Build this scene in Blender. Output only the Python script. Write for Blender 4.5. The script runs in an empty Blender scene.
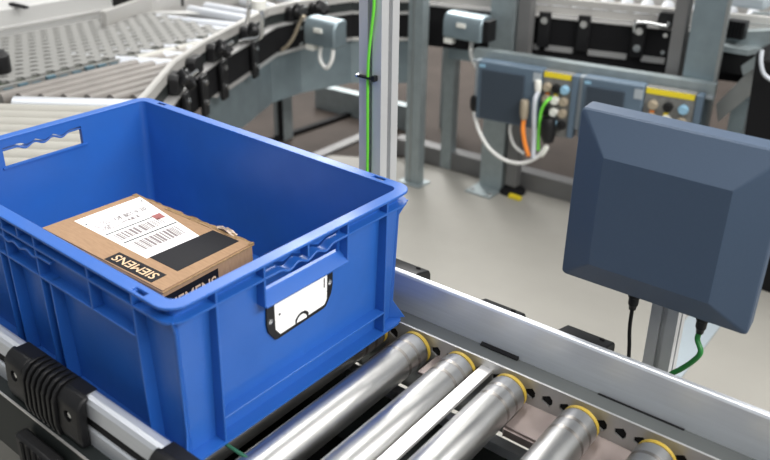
import bpy, bmesh, math, random
from mathutils import Vector, Matrix
random.seed(7)
PI = math.pi
sc = bpy.context.scene
COL = sc.collection

# ------------------------------------------------------------------ camera
CAM = Vector((0.5771, -0.4004, 0.6496))
M3 = Matrix(((0.78687208, -0.25731148, 0.56091277),
             (0.61697721, 0.30873252, -0.72389458),
             (0.01309437, 0.91568282, 0.40168832)))
FPX, PPX, PPY = 804.514, 385.143, 179.106
cam = bpy.data.cameras.new('camera'); camo = bpy.data.objects.new('camera', cam); COL.objects.link(camo)
camo.matrix_world = Matrix.Translation(CAM) @ M3.to_4x4()
cam.sensor_width = 36; cam.lens = FPX*36/770
cam.shift_x = (385-PPX)/770; cam.shift_y = -(230-PPY)/770
cam.clip_start = 0.02; cam.clip_end = 60
cam.dof.use_dof = True; cam.dof.focus_distance = 1.15; cam.dof.aperture_fstop = 4.6
sc.camera = camo

# ------------------------------------------------------------------ world, lamps, exposure
w = bpy.data.worlds.new('hall'); sc.world = w; w.use_nodes = True
w.node_tree.nodes['Background'].inputs[0].default_value = (0.93, 0.97, 1.0, 1)
w.node_tree.nodes['Background'].inputs[1].default_value = 0.27
def area(name, loc, rot, sx, sy, power, col=(1, 0.98, 0.95)):
    l = bpy.data.lights.new(name, 'AREA'); l.shape = 'RECTANGLE'; l.size = sx; l.size_y = sy
    l.energy = power; l.color = col
    o = bpy.data.objects.new(name, l); COL.objects.link(o); o.location = loc; o.rotation_euler = rot
    return o
area('offscreen_strip_light', (3.0, 0.7, 2.6), (0, math.radians(50), 0), 0.7, 4.0, 185)
area('offscreen_strip_light', (-0.3, 1.0, 3.6), (0, 0, 0), 0.6, 4.0, 60)
area('offscreen_strip_light', (-2.4, 0.4, 3.6), (0, 0, 0), 0.6, 4.0, 30)
area('offscreen_strip_light', (1.2, 4.2, 3.6), (0, 0, PI/2), 0.6, 4.0, 35)
area('offscreen_strip_light', (-3.4, 4.4, 3.6), (0, 0, PI/4), 1.2, 5.0, 260)  # added out of view to lay a sheen on the crate rim
area('offscreen_strip_light', (-5.2, 6.4, 3.6), (0, 0, PI/4), 1.2, 5.0, 260)  # second added lamp, farther out, for the same rim sheen
area('offscreen_strip_light', (-0.2, -2.2, 3.3), (math.radians(20), 0, PI/2), 0.6, 4.0, 32)  # added fill from behind the camera for the crate's far inner wall
sc.view_settings.view_transform = 'Standard'
sc.view_settings.look = 'None'
sc.view_settings.gamma = 1
sc.view_settings.use_curve_mapping = False
sc.view_settings.exposure = 0.24

# ------------------------------------------------------------------ pixel -> place helpers
FZ = -0.67                       # floor height; the roller tops are z = 0
YAW = -0.019487                  # crate's small turn on the conveyor
def ray(u, v): return M3 @ Vector(((u-PPX)/FPX, -(v-PPY)/FPX, -1))
def on(u, v, axis, val):
    d = ray(u, v); return CAM + d*((val-CAM[axis])/d[axis])
def onplane(u, v, p0, n):
    d = ray(u, v); return CAM + d*((Vector(p0)-CAM).dot(n)/d.dot(n))

# ------------------------------------------------------------------ materials
MATS = {}
def mat(name, col, rough=0.5, metal=0.0, noise=0.0, scale=40, stretch=(1, 1, 1), bump=0.0, col2=None, spec=0.5, trans=0.0, coords='Object', rvar=0.0):
    m = bpy.data.materials.new(name); m.use_nodes = True; nt = m.node_tree; b = nt.nodes['Principled BSDF']
    b.inputs['Base Color'].default_value = (*col, 1); b.inputs['Roughness'].default_value = rough
    b.inputs['Metallic'].default_value = metal; b.inputs['Specular IOR Level'].default_value = spec
    if trans: b.inputs['Transmission Weight'].default_value = trans
    if noise or bump or col2 or rvar:
        tc = nt.nodes.new('ShaderNodeTexCoord'); mp = nt.nodes.new('ShaderNodeMapping'); mp.inputs['Scale'].default_value = stretch
        nz = nt.nodes.new('ShaderNodeTexNoise'); nz.inputs['Scale'].default_value = scale; nz.inputs['Detail'].default_value = 5
        nt.links.new(tc.outputs[coords], mp.inputs[0]); nt.links.new(mp.outputs[0], nz.inputs['Vector'])
        rp = nt.nodes.new('ShaderNodeMapRange'); rp.inputs[1].default_value = 0.3; rp.inputs[2].default_value = 0.7
        nt.links.new(nz.outputs[0], rp.inputs[0])
        mx = nt.nodes.new('ShaderNodeMix'); mx.data_type = 'RGBA'
        c2 = col2 if col2 else tuple(max(0, c*(1-noise)) for c in col)
        mx.inputs[6].default_value = (*col, 1); mx.inputs[7].default_value = (*c2, 1)
        nt.links.new(rp.outputs[0], mx.inputs[0]); nt.links.new(mx.outputs[2], b.inputs['Base Color'])
        if rvar:
            mr = nt.nodes.new('ShaderNodeMapRange'); mr.inputs[3].default_value = rough; mr.inputs[4].default_value = rough+rvar
            nt.links.new(rp.outputs[0], mr.inputs[0]); nt.links.new(mr.outputs[0], b.inputs['Roughness'])
        if bump:
            bp = nt.nodes.new('ShaderNodeBump'); bp.inputs['Strength'].default_value = bump; bp.inputs['Distance'].default_value = 0.002
            nt.links.new(nz.outputs[0], bp.inputs['Height']); nt.links.new(bp.outputs[0], b.inputs['Normal'])
    MATS[name] = m
    return m
mat('blue_plastic', (0.017, 0.112, 0.44), 0.38, noise=0.10, scale=14, rvar=0.12, spec=0.65)
mat('cardboard', (0.355, 0.225, 0.132), 0.85, noise=0.16, scale=60, stretch=(1, 6, 1), spec=0.2)
mat('cardboard_edge', (0.30, 0.19, 0.09), 0.9, noise=0.4, scale=200)
mat('paper', (0.93, 0.93, 0.91), 0.6, spec=0.2)
mat('ink_black', (0.010, 0.010, 0.012), 0.6, noise=0.2, scale=300, spec=0.15)
mat('ink_grey', (0.20, 0.17, 0.17), 0.7)
mat('ink_brown', (0.30, 0.10, 0.09), 0.7)
mat('card_print', (0.66, 0.47, 0.29), 0.8)
mat('tape', (0.50, 0.40, 0.32), 0.2, spec=0.6)
mat('roller_steel', (0.58, 0.58, 0.57), 0.31, 1.0, noise=0.25, scale=14, stretch=(3, 1.5, 3), rvar=0.10)
mat('roller_band', (0.36, 0.34, 0.32), 0.38, 1.0, noise=0.3, scale=20)
mat('yellow_plastic', (0.36, 0.25, 0.03), 0.5)
mat('aluminium', (0.76, 0.79, 0.84), 0.42, 0.7, noise=0.07, scale=12, stretch=(1, 20, 20))
mat('aluminium_bright', (0.78, 0.77, 0.76), 0.3, 0.75)
mat('frame_steel', (0.40, 0.42, 0.42), 0.42, 0.85, noise=0.18, scale=8)
mat('plate_steel', (0.60, 0.60, 0.59), 0.45, 0.8, noise=0.12, scale=25)
mat('bracket_steel', (0.33, 0.275, 0.26), 0.5, 0.6, noise=0.12, scale=30)
mat('galvanised', (0.37, 0.425, 0.44), 0.45, 0.65, noise=0.16, scale=30)
mat('galvanised_blue', (0.29, 0.36, 0.395), 0.4, 0.7, noise=0.18, scale=14)
mat('black_plastic', (0.009, 0.009, 0.010), 0.42, noise=0.3, scale=120, spec=0.35)
mat('black_matt', (0.006, 0.006, 0.007), 0.7, spec=0.2)
mat('screw_steel', (0.75, 0.76, 0.76), 0.25, 1.0)
mat('slate_plastic', (0.047, 0.077, 0.128), 0.5, noise=0.06, scale=500, bump=0.06)
mat('cable_green', (0.16, 0.68, 0.05), 0.4)
mat('cable_green_dark', (0.02, 0.20, 0.04), 0.4)
mat('belt_green', (0.03, 0.13, 0.07), 0.5)
mat('cable_white', (0.78, 0.78, 0.76), 0.5)
mat('cable_grey', (0.50, 0.53, 0.58), 0.5)
mat('cable_orange', (0.85, 0.25, 0.03), 0.5)
mat('unit_grey', (0.095, 0.140, 0.190), 0.5, noise=0.05, scale=40)
mat('unit_fin', (0.050, 0.068, 0.092), 0.5)
mat('unit_light', (0.33, 0.37, 0.40), 0.5)
mat('connector_panel', (0.20, 0.20, 0.19), 0.5, noise=0.3, scale=60)
mat('connector_tan', (0.42, 0.36, 0.27), 0.45, 0.4)
mat('connector_white', (0.75, 0.75, 0.70), 0.4)
mat('label_yellow', (0.75, 0.60, 0.02), 0.5)
mat('label_blue', (0.25, 0.45, 0.60), 0.5)
mat('white_paint', (0.47, 0.47, 0.46), 0.45, noise=0.05, scale=6)
mat('channel_grey', (0.15, 0.16, 0.155), 0.4, 0.5, noise=0.2, scale=6)
mat('offwhite_guide', (0.46, 0.45, 0.43), 0.42, 0.3)
mat('anodised', (0.58, 0.59, 0.60), 0.42, 0.35, noise=0.06, scale=10)
mat('frame_dark', (0.018, 0.022, 0.022), 0.5, 0.2, spec=0.3)
mat('belt_grey', (0.21, 0.21, 0.20), 0.6, noise=0.12, scale=30)
mat('belt_pit', (0.035, 0.045, 0.028), 0.9)
mat('roller_cream', (0.37, 0.36, 0.325), 0.5, noise=0.08, scale=12)
mat('roller_brown', (0.17, 0.155, 0.14), 0.55, 0.0, noise=0.2, scale=15)
mat('teal_plastic', (0.06, 0.13, 0.17), 0.5)
mat('floor_paint', (0.30, 0.290, 0.262), 0.5, noise=0.10, scale=3, col2=(0.262, 0.253, 0.228), bump=0.05, rvar=0.15)
mat('floor_brown_shaded', (0.072, 0.058, 0.050), 0.75, noise=0.35, scale=4, spec=0.2)
mat('strip_metal', (0.40, 0.46, 0.50), 0.4, 0.3)
mat('beam_grey', (0.20, 0.20, 0.20), 0.5, 0.4, noise=0.15, scale=10)

# ------------------------------------------------------------------ mesh helpers
LOCALROOT = set()
def root_of(o):
    while o.parent: o = o.parent
    return o
def link(name, me, parent=None):
    o = bpy.data.objects.new(name, me); COL.objects.link(o)
    if parent: o.parent = parent
    return o
def obj(name, bm, m, parent=None, smooth=False, bevel=0.0, segs=2, sharp=38):
    """bm is in world coordinates (or in the root's own frame when the root is in LOCALROOT)"""
    if parent:
        r = root_of(parent)
        if r.name not in LOCALROOT:
            bmesh.ops.translate(bm, verts=bm.verts, vec=-r.location)
    bmesh.ops.recalc_face_normals(bm, faces=bm.faces)
    me = bpy.data.meshes.new(name); bm.to_mesh(me); bm.free()
    me.materials.append(MATS[m])
    o = link(name, me, parent)
    if smooth:
        for p in me.polygons: p.use_smooth = True
        me.set_sharp_from_angle(angle=math.radians(sharp))
    if bevel:
        md = o.modifiers.new('bevel', 'BEVEL'); md.width = bevel; md.segments = segs; md.limit_method = 'ANGLE'; md.angle_limit = math.radians(35)
        for p in me.polygons: p.use_smooth = True
        try: me.set_sharp_from_angle(angle=math.radians(38))
        except Exception: pass
    return o
def tag(o, label, cat, group=None, kind=None):
    o['label'] = label; o['category'] = cat
    if group: o['group'] = group
    if kind: o['kind'] = kind
    return o
def thing(name, loc, label, cat, group=None, rz=0.0, local=False):
    o = link(name, None); o.location = loc; o.rotation_euler = (0, 0, rz)
    tag(o, label, cat, group)
    if local: LOCALROOT.add(o.name)
    return o
def B(): return bmesh.new()
def box(bm, x0, x1, y0, y1, z0, z1):
    v = [bm.verts.new((x, y, z)) for z in (z0, z1) for y in (y0, y1) for x in (x0, x1)]
    for f in ((0, 1, 3, 2), (4, 6, 7, 5), (0, 4, 5, 1), (2, 3, 7, 6), (0, 2, 6, 4), (1, 5, 7, 3)):
        bm.faces.new([v[i] for i in f])
    return v
def slab(bm, poly, fa, fb):
    """prism: poly of (a,b) mapped by fa and fb to the two faces"""
    A = [bm.verts.new(fa(*p)) for p in poly]; Bv = [bm.verts.new(fb(*p)) for p in poly]
    n = len(poly)
    bm.faces.new(A); bm.faces.new(Bv[::-1])
    for i in range(n): bm.faces.new((A[i], Bv[i], Bv[(i+1) % n], A[(i+1) % n]))
def loft(bm, loops, cap=True, closed=True):
    L = [[bm.verts.new(p) for p in l] for l in loops]
    n = len(L[0])
    for a, b in zip(L, L[1:]):
        for i in range(n if closed else n-1): bm.faces.new((a[i], a[(i+1) % n], b[(i+1) % n], b[i]))
    if cap: bm.faces.new(L[0][::-1]); bm.faces.new(L[-1])
def frame_of(d):
    d = d.normalized(); up = Vector((0, 0, 1)) if abs(d.z) < 0.95 else Vector((1, 0, 0))
    a = d.cross(up).normalized(); return a, a.cross(d).normalized()
def cyl(bm, p0, p1, r0, r1=None, n=20, cap=True):
    p0, p1 = Vector(p0), Vector(p1); r1 = r0 if r1 is None else r1
    a, b = frame_of(p1-p0)
    L = [[p + (a*math.cos(2*PI*i/n) + b*math.sin(2*PI*i/n))*r for i in range(n)] for p, r in ((p0, r0), (p1, r1))]
    loft(bm, L, cap)
def lathe(bm, p0, axis, prof, n=24):
    """prof: (distance along axis, radius)"""
    p0 = Vector(p0); axis = Vector(axis).normalized(); a, b = frame_of(axis)
    loft(bm, [[p0+axis*t+(a*math.cos(2*PI*i/n)+b*math.sin(2*PI*i/n))*r for i in range(n)] for t, r in prof])
def spline(pts, sub=8):
    P = [Vector(p) for p in pts]; P = [P[0]*2-P[1]] + P + [P[-1]*2-P[-2]]; out = []
    for i in range(1, len(P)-2):
        for k in range(sub):
            t = k/sub; a, b, c, d = P[i-1], P[i], P[i+1], P[i+2]
            out.append(0.5*((2*b)+(c-a)*t+(2*a-5*b+4*c-d)*t*t+(3*b-a-3*c+d)*t**3))
    out.append(P[-2]); return out
def tube(bm, pts, r, n=10):
    L = []; prev = None
    for i, p in enumerate(pts):
        d = (pts[min(i+1, len(pts)-1)]-pts[max(i-1, 0)]).normalized()
        if prev is None: a, b = frame_of(d)
        else:
            a = (prev - d*prev.dot(d)).normalized(); b = a.cross(d)
        prev = a
        L.append([p+(a*math.cos(2*PI*k/n)+b*math.sin(2*PI*k/n))*r for k in range(n)])
    loft(bm, L)
def cable(name, pts, r, m, label=None, parent=None, sub=8):
    P = spline(pts, sub); bm = B()
    if label:
        base = P[0].copy(); 
        tube(bm, [p-base for p in P], r); o = obj(name, bm, m, None, smooth=True); o.location = base
        return tag(o, label, 'cable')
    tube(bm, P, r); return obj(name, bm, m, parent, smooth=True)
def rounded(x0, x1, y0, y1, r, n=6):
    out = []
    for cx, cy, a0 in ((x1-r, y1-r, 0), (x0+r, y1-r, PI/2), (x0+r, y0+r, PI), (x1-r, y0+r, 1.5*PI)):
        for k in range(n+1):
            a = a0 + PI/2*k/n; out.append((cx+r*math.cos(a), cy+r*math.sin(a)))
    return out
def boolean(o, cutters):
    """subtract the bmeshes in cutters (same frame as o's mesh) for good"""
    tmp = []
    for c in cutters:
        bmesh.ops.recalc_face_normals(c, faces=c.faces)
        me = bpy.data.meshes.new('cut'); c.to_mesh(me); c.free()
        k = bpy.data.objects.new('cut', me); COL.objects.link(k); k.matrix_world = Matrix.Identity(4); tmp.append(k)
    keep = o.parent, o.matrix_basis.copy(); o.parent = None; o.matrix_basis = Matrix.Identity(4)
    for k in tmp:
        md = o.modifiers.new('b', 'BOOLEAN'); md.operation = 'DIFFERENCE'; md.object = k; md.solver = 'EXACT'
    dg = bpy.context.evaluated_depsgraph_get(); dg.update()
    new = bpy.data.meshes.new_from_object(o.evaluated_get(dg)); o.modifiers.clear(); o.data = new
    o.parent, o.matrix_basis = keep
    for k in tmp: bpy.data.objects.remove(k)
def text_mesh(body, size=1.0, offset=0.0):
    c = bpy.data.curves.new('t', 'FONT'); c.body = body; c.size = size; c.offset = offset; c.resolution_u = 3
    t = bpy.data.objects.new('t', c); COL.objects.link(t)
    dg = bpy.context.evaluated_depsgraph_get(); dg.update()
    me = bpy.data.meshes.new_from_object(t.evaluated_get(dg)); bpy.data.objects.remove(t)
    return me
def text_on(name, body, m, parent, fmap, offset=0.0):
    """the word stretched over the unit square, then mapped by fmap(u,v)->point in the root's frame"""
    me = text_mesh(body, 1, offset); xs = [v.co.x for v in me.vertices]; ys = [v.co.y for v in me.vertices]
    x0, x1, y0, y1 = min(xs), max(xs), min(ys), max(ys)
    for v in me.vertices: v.co = fmap((v.co.x-x0)/(x1-x0), (v.co.y-y0)/(y1-y0))
    me.materials.clear(); me.materials.append(MATS[m]); return link(name, me, parent)

# ================================================================== the setting
bm = B(); box(bm, -9, 7, -4, 12, FZ-0.05, FZ); fl = obj('floor', bm, 'floor_paint'); fl['kind'] = 'structure'
bm = B()   # brown floor beneath the rear line, its shade put into the colour
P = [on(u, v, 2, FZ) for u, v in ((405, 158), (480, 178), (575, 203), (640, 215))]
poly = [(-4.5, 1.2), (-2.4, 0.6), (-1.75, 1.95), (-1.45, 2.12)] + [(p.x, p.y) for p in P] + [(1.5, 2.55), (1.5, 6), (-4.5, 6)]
slab(bm, poly, lambda x, y: (x, y, FZ-0.01), lambda x, y: (x, y, FZ+0.001)); fb = obj('floor', bm, 'floor_brown_shaded'); fb['kind'] = 'structure'
bm = B()
q = [on(u, v, 2, FZ) for u, v in ((684, 322), (712, 334), (681, 381), (640, 372))]
d0 = (q[0]-q[3]); 
slab(bm, [(p.x, p.y) for p in (q[0]+d0*1.5, q[1]+d0*1.5, q[2]-d0, q[3]-d0)], lambda x, y: (x, y, FZ), lambda x, y: (x, y, FZ+0.004))
o = obj('floor_strip', bm, 'strip_metal'); tag(o, 'pale bluish strip laid on the floor behind the sensor post', 'strip')

# ================================================================== blue crate
H = 0.2076
crate = thing('plastic_crate', (0, 0, 0), 'blue plastic stacking crate with a parcel inside on the roller conveyor', 'crate', rz=YAW, local=True)
def ins(z): return 0.0165 + 0.008*(1-z/H)          # inner wall inset, tapering downwards
TH = 0.0028
def rloop(i, z, r): return [(x, y, z) for x, y in rounded(-0.6+i, -i, i, 0.4-i, r)]
# shell
bm = B(); loft(bm, [rloop(ins(0.002)-TH, 0.002, 0.006), rloop(ins(H-0.001)-TH, H-0.001, 0.006)])
shell = obj('body', bm, 'blue_plastic', crate)
c1 = B(); loft(c1, [rloop(ins(0.006), 0.006, 0.011), rloop(ins(H+0.02), H+0.02, 0.011)])
WAVE = [(0.1293, 0.1930), (0.150, 0.1938), (0.158, 0.1935), (0.168, 0.1893), (0.175, 0.1905), (0.183, 0.1935), (0.190, 0.1905), (0.198, 0.1878),
        (0.206, 0.1905), (0.213, 0.1930), (0.220, 0.1900), (0.227, 0.1875), (0.234, 0.1900), (0.240, 0.1925), (0.262, 0.1930)]
hole = [(0.262, 0.163), (0.1293, 0.163)] + WAVE
cuts = [c1]
for xa, xb in ((-0.61, -0.57), (-0.03, 0.01)):
    c = B(); slab(c, hole, lambda y, z, a=xa: (a, y, z), lambda y, z, b=xb: (b, y, z)); cuts.append(c)
boolean(shell, cuts)
for p in shell.data.polygons: p.use_smooth = False
# rim ring with slots
def ring(i0, i1, z0, z1, r0, r1):
    bm = B(); n = len(rloop(0, 0, .02))
    Lo = [[bm.verts.new(p) for p in l] for l in (rloop(i0, z0, r0), rloop(i0, z1, r0), rloop(i1, z1, r1), rloop(i1, z0, r1))]
    for a in range(4):
        A, C = Lo[a], Lo[(a+1) % 4]
        for i in range(n): bm.faces.new((A[i], A[(i+1) % n], C[(i+1) % n], C[i]))
    return bm
rim = obj('rim', ring(0.0, 0.0168, H-0.0035, H, 0.024, 0.011), 'blue_plastic', crate)
cuts = []
for xa in (-0.0672, -0.553):
    for ya in (0.0035, 0.3895):
        c = B(); box(c, xa, xa+0.0205, ya, ya+0.0065, H-0.01, H+0.01); cuts.append(c)
boolean(rim, cuts)
md = rim.modifiers.new('bevel', 'BEVEL'); md.width = 0.0008; md.segments = 2; md.limit_method = 'ANGLE'
# ring rib below the rim: interrupted at the handles of the two ends
rb = obj('horizontal_rib', ring(0.0012, 0.0150, 0.1870, 0.1898, 0.022, 0.012), 'blue_plastic', crate)
c = B(); box(c, -0.03, 0.02, 0.1290, 0.2670, 0.15, 0.2); c2 = B(); box(c2, -0.62, -0.57, 0.1290, 0.2670, 0.15, 0.2)
boolean(rb, [c, c2])
obj('base_flange', ring(0.0045, 0.030, 0.0005, 0.0040, 0.022, 0.012), 'blue_plastic', crate)
def wave_poly(lo, hi, th):
    up = []; n = 60
    for k in range(n+1):
        y = lo+(hi-lo)*k/n; t = (y-0.152)/(0.243-0.152)
        z = 0.1895 - (0.0055*(0.5-0.5*math.cos(t*3*2*PI)) if 0 < t < 1 else 0)
        up.append((y, z))
    return up + [(y, z-th) for y, z in up[::-1]]
def env(z): return 0.0012 + 0.0040*(1-z/H)          # outer envelope inset of the ribs
for side in (0, 1):                                  # the two ends: 0 = the end with the card
    X = (lambda d: -d) if side == 0 else (lambda d: -0.6+d)
    bm = B(); slab(bm, wave_poly(0.129, 0.267, 0.0028), lambda y, z: (X(0.0012), y, z), lambda y, z: (X(0.0150), y, z))
    obj('finger_grip', bm, 'blue_plastic', crate, bevel=0.0007)
    # sloping lip under the hand hole
    bm = B(); slab(bm, [(0.0160, 0.1632), (0.0160, 0.1600), (0.0012, 0.1490), (0.0002, 0.1515)], lambda d, z: (X(d), 0.1285, z), lambda d, z: (X(d), 0.2670, z))
    obj('handle_lip', bm, 'blue_plastic', crate, bevel=0.0007)
    # small lip on the inner side
    bm = B(); box(bm, min(X(0.0165), X(0.0215)), max(X(0.0165), X(0.0215)), 0.125, 0.268, 0.1595, 0.1626)
    obj('inner_lip', bm, 'blue_plastic', crate)
    # vertical ribs
    for y, z0, z1 in ((0.0605, 0.004, 0.205), (0.3445, 0.004, 0.205), (0.1285, 0.150, 0.205), (0.2675, 0.150, 0.205), (0.198, 0.187, 0.205), (0.0885, 0.188, 0.205)):
        if y == 0.0885: continue
        bm = B(); slab(bm, [(env(z0), z0), (ins(z0)-0.001, z0), (ins(z1)-0.001, z1), (env(z1), z1)],
                       lambda d, z: (X(d), y-0.0014, z), lambda d, z: (X(d), y+0.0014, z))
        obj('vertical_rib', bm, 'blue_plastic', crate, bevel=0.0007)
    # lower horizontal rib
    z = 0.0375
    bm = B(); slab(bm, [(env(z), z), (ins(z)-0.001, z), (ins(z)-0.001, z-0.003), (env(z), z-0.003)], lambda d, zz: (X(d), 0.0605, zz), lambda d, zz: (X(d), 0.3445, zz))
    obj('horizontal_rib', bm, 'blue_plastic', crate, bevel=0.0007)
for side in (0, 1):                                  # the two long sides
    Y = (lambda d: d) if side == 0 else (lambda d: 0.4-d)
    for x, z0, z1, th in ((-0.067, 0.004, 0.205, .0028), (-0.533, 0.004, 0.205, .0028), (-0.240, 0.004, 0.150, .0028), (-0.262, 0.004, 0.205, .0028), (-0.360, 0.004, 0.150, .0028), (-0.338, 0.004, 0.205, .0028),
                          (-0.150, 0.15, 0.205, .0028), (-0.45, 0.15, 0.205, .0028), (-0.30, 0.186, 0.205, .0028)):
        bm = B(); slab(bm, [(env(z0), z0), (ins(z0)-0.001, z0), (ins(z1)-0.001, z1), (env(z1), z1)],
                       lambda d, z: (x-th/2, Y(d), z), lambda d, z: (x+th/2, Y(d), z))
        obj('vertical_rib', bm, 'blue_plastic', crate, bevel=0.0007)
    for z in (0.150,):
        bm = B(); slab(bm, [(env(z), z), (ins(z)-0.001, z), (ins(z)-0.001, z-0.003), (env(z), z-0.003)], lambda d, zz: (-0.533, Y(d), zz), lambda d, zz: (-0.067, Y(d), zz))
        obj('horizontal_rib', bm, 'blue_plastic', crate, bevel=0.0007)
    # wavy finger grip
    up = []
    for k in range(61):
        x = -0.37+0.14*k/60; t = (x+0.345)/0.09
        up.append((x, 0.179-(0.004*(0.5-0.5*math.cos(t*3*2*PI)) if 0 < t < 1 else 0)))
    bm = B(); slab(bm, up+[(x, z-0.003) for x, z in up[::-1]], lambda x, z: (x, Y(0.0014), z), lambda x, z: (x, Y(0.015), z))
    obj('finger_grip', bm, 'blue_plastic', crate, bevel=0.0007)
# thin corner seams
for cx, cy, dx, dy in ((0, 0, -1, 1), (0, 0.4, -1, -1), (-0.6, 0, 1, 1), (-0.6, 0.4, 1, -1)):
    bm = B()
    def cp(d, z, s): 
        t = Vector((dx, dy, 0)); n = Vector((-dy, dx, 0)).normalized()*0.0012*s
        return Vector((cx, cy, z)) + t*d + n
    za, zb = 0.004, 0.190
    poly = [(0.0065, za), (0.0255, za), (0.018, zb), (0.0060, zb), (0.0148, zb-0.022), (0.0190, za+0.028)]
    slab(bm, poly, lambda d, z: cp(d, z, -1), lambda d, z: cp(d, z, 1)); obj('corner_seam', bm, 'blue_plastic', crate, bevel=0.0005)
# inner floor grid lines
# card holder on the lit end
holder_out = [(0.139, 0.150), (0.2515, 0.150), (0.2520, 0.120), (0.2495, 0.108), (0.2405, 0.0935), (0.236, 0.0915), (0.157, 0.0875), (0.1525, 0.0885), (0.1415, 0.104), (0.139, 0.116)]
def XF(d, z): return -(ins(z)-TH) + d
bm = B(); slab(bm, holder_out, lambda y, z: (XF(0.0002, z), y, z), lambda y, z: (XF(0.0026, z), y, z))
hold = obj('card_holder', bm, 'black_plastic', crate, bevel=0.0006); hold['label'] = 'black plastic card holder frame'
card = [(0.1505, 0.148), (0.2405, 0.148), (0.2405, 0.104), (0.236, 0.0975), (0.208, 0.096)] + \
       [(0.1965+0.0125*math.cos(a), 0.0955+0.0115*math.sin(a)) for a in [PI*k/10 for k in range(1, 10)]] + [(0.185, 0.0945), (0.160, 0.0935), (0.1525, 0.1035)]
bm = B(); slab(bm, card, lambda y, z: (XF(0.0024, z), y, z), lambda y, z: (XF(0.0031, z), y, z)); cd = obj('card', bm, 'paper', hold); cd['label'] = 'blank white card'
bm = B(); slab(bm, [(0.1965+0.0085*math.cos(a), 0.0945+0.0085*math.sin(a)) for a in [PI*k/10 for k in range(0, 11)]], lambda y, z: (XF(0.0022, z), y, z), lambda y, z: (XF(0.0030, z), y, z))
obj('card_tab', bm, 'paper', hold)
bm = B(); cyl(bm, (XF(0.0024, .120), 0.1590, 0.122), (XF(0.0034, .120), 0.1590, 0.122), 0.0016, n=10); obj('card_hole', bm, 'ink_black', hold)
bm = B(); box(bm, XF(0.0024, .13), XF(0.0034, .13), 0.2345, 0.2362, 0.1235, 0.1365); obj('card_mark', bm, 'ink_black', hold)
for y, z in ((0.1448, 0.1185), (0.2462, 0.1255)):
    bm = B(); lathe(bm, (XF(0.0024, z), y, z), (1, 0, 0), [(0, .0034), (0.001, .0034), (0.0016, .0026)], 14); obj('screw', bm, 'screw_steel', hold, smooth=True)

# ================================================================== parcel inside the crate
RY = Matrix.Rotation(YAW, 3, 'Z'); RYi = RY.transposed()
def crate_px(u, v, z):                              # pixel -> crate frame at crate height z
    c = RYi @ CAM; d = RYi @ ray(u, v); return c + d*((z-c.z)/d.z)
def crate_px_x(u, v, x):
    c = RYi @ CAM; d = RYi @ ray(u, v); return c + d*((x-c.x)/d.x)
ZT = 0.100
pc = Vector((-0.3325, 0.1985, 0.0062))
parcel = thing('cardboard_parcel', RY @ pc, 'brown cardboard parcel with white shipping label lying in the blue crate', 'parcel', rz=YAW, local=True)
corners = [Vector((-0.472, 0.114, ZT)), Vector((-0.191, 0.1215, ZT)), Vector((-0.200, 0.2835, ZT)), Vector((-0.468, 0.2745, ZT))]
zt = ZT-pc.z
def PL(p): return Vector(p)-pc
bm = B()
base = [PL(c) for c in corners]
loft(bm, [[Vector((p.x*0.985, p.y*0.985, 0.0)) for p in base], [Vector((p.x*1.003, p.y*1.003, zt*0.55)) for p in base], [Vector((p.x, p.y, zt-0.001)) for p in base]])
obj('carton', bm, 'cardboard', parcel, bevel=0.002)
def quad(pix, lift=0.0006, z=ZT):
    """map unit square to the quad whose corners (u0v0, u1v0, u1v1, u0v1) are seen at these pixels, on the parcel's top"""
    P = [PL(crate_px(u, v, z)) for u, v in pix]
    def f(u, v, h=0.0):
        p = (P[0]*(1-u)+P[1]*u)*(1-v)+(P[3]*(1-u)+P[2]*u)*v
        return Vector((p.x, p.y, zt+lift+h))
    return f
def patch(name, f, m, parent, th=0.0005, u0=0, u1=1, v0=0, v1=1):
    bm = B(); slab(bm, [(u0, v0), (u1, v0), (u1, v1), (u0, v1)], lambda u, v: f(u, v, -th), lambda u, v: f(u, v, 0)); return obj(name, bm, m, parent)
# top flap: slightly raised board with the glued seam
ft = [PL(c) for c in corners]
bm = B(); tin = [Vector((p.x*0.992, p.y*0.985, 0)) for p in ft]
slab(bm, [(p.x, p.y) for p in tin], lambda x, y: (x, y, zt-0.002), lambda x, y: (x, y, zt+0.0004)); obj('top_flap', bm, 'cardboard', parcel)
# frayed edge along the far side and right end
bm = B(); a, b = ft[3], ft[2]
pts = []
for k in range(33):
    t = k/32; p = a.lerp(b, t); pts.append((p.x, p.y+0.0015+0.0035*random.random()*(1 if t > .1 else .2)))
up = [(x, y) for x, y in pts]; dn = [(p.x, p.y-0.006) for p in [a.lerp(b, k/32) for k in range(33)]][::-1]
slab(bm, up+dn, lambda x, y: (x, y, zt-0.004), lambda x, y: (x, y, zt-0.0005+0.002*((x*97) % 1))); obj('torn_edge', bm, 'cardboard_edge', parcel)
# side seam under the top flap on the end facing the card
bm = B(); a, b = ft[1], ft[2]; n = (b-a).normalized()
slab(bm, [(0, -0.003), (1, -0.003), (1, -0.0018), (0, -0.0018)], lambda t, z: (a.lerp(b, t).x-0.001, a.lerp(b, t).y, zt+z), lambda t, z: (a.lerp(b, t).x+0.0016, a.lerp(b, t).y, zt+z))
obj('flap_seam', bm, 'cardboard_edge', parcel)
# crumpled clear tape on the far corner
bm = B(); c0 = a.lerp(b, 0.0); c0 = ft[3].lerp(ft[2], 0.78)
g = {}
for i in range(9):
    for j in range(5):
        g[i, j] = bm.verts.new((c0.x-0.022+0.044*i/8, c0.y-0.001+0.008*j/4, zt-0.001+0.009*random.random()*(1-abs(i-4)/5)))
for i in range(8):
    for j in range(4): bm.faces.new((g[i, j], g[i+1, j], g[i+1, j+1], g[i, j+1]))
tp = obj('crumpled_tape', bm, 'tape', parcel); md = tp.modifiers.new('s', 'SOLIDIFY'); md.thickness = 0.0004
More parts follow.
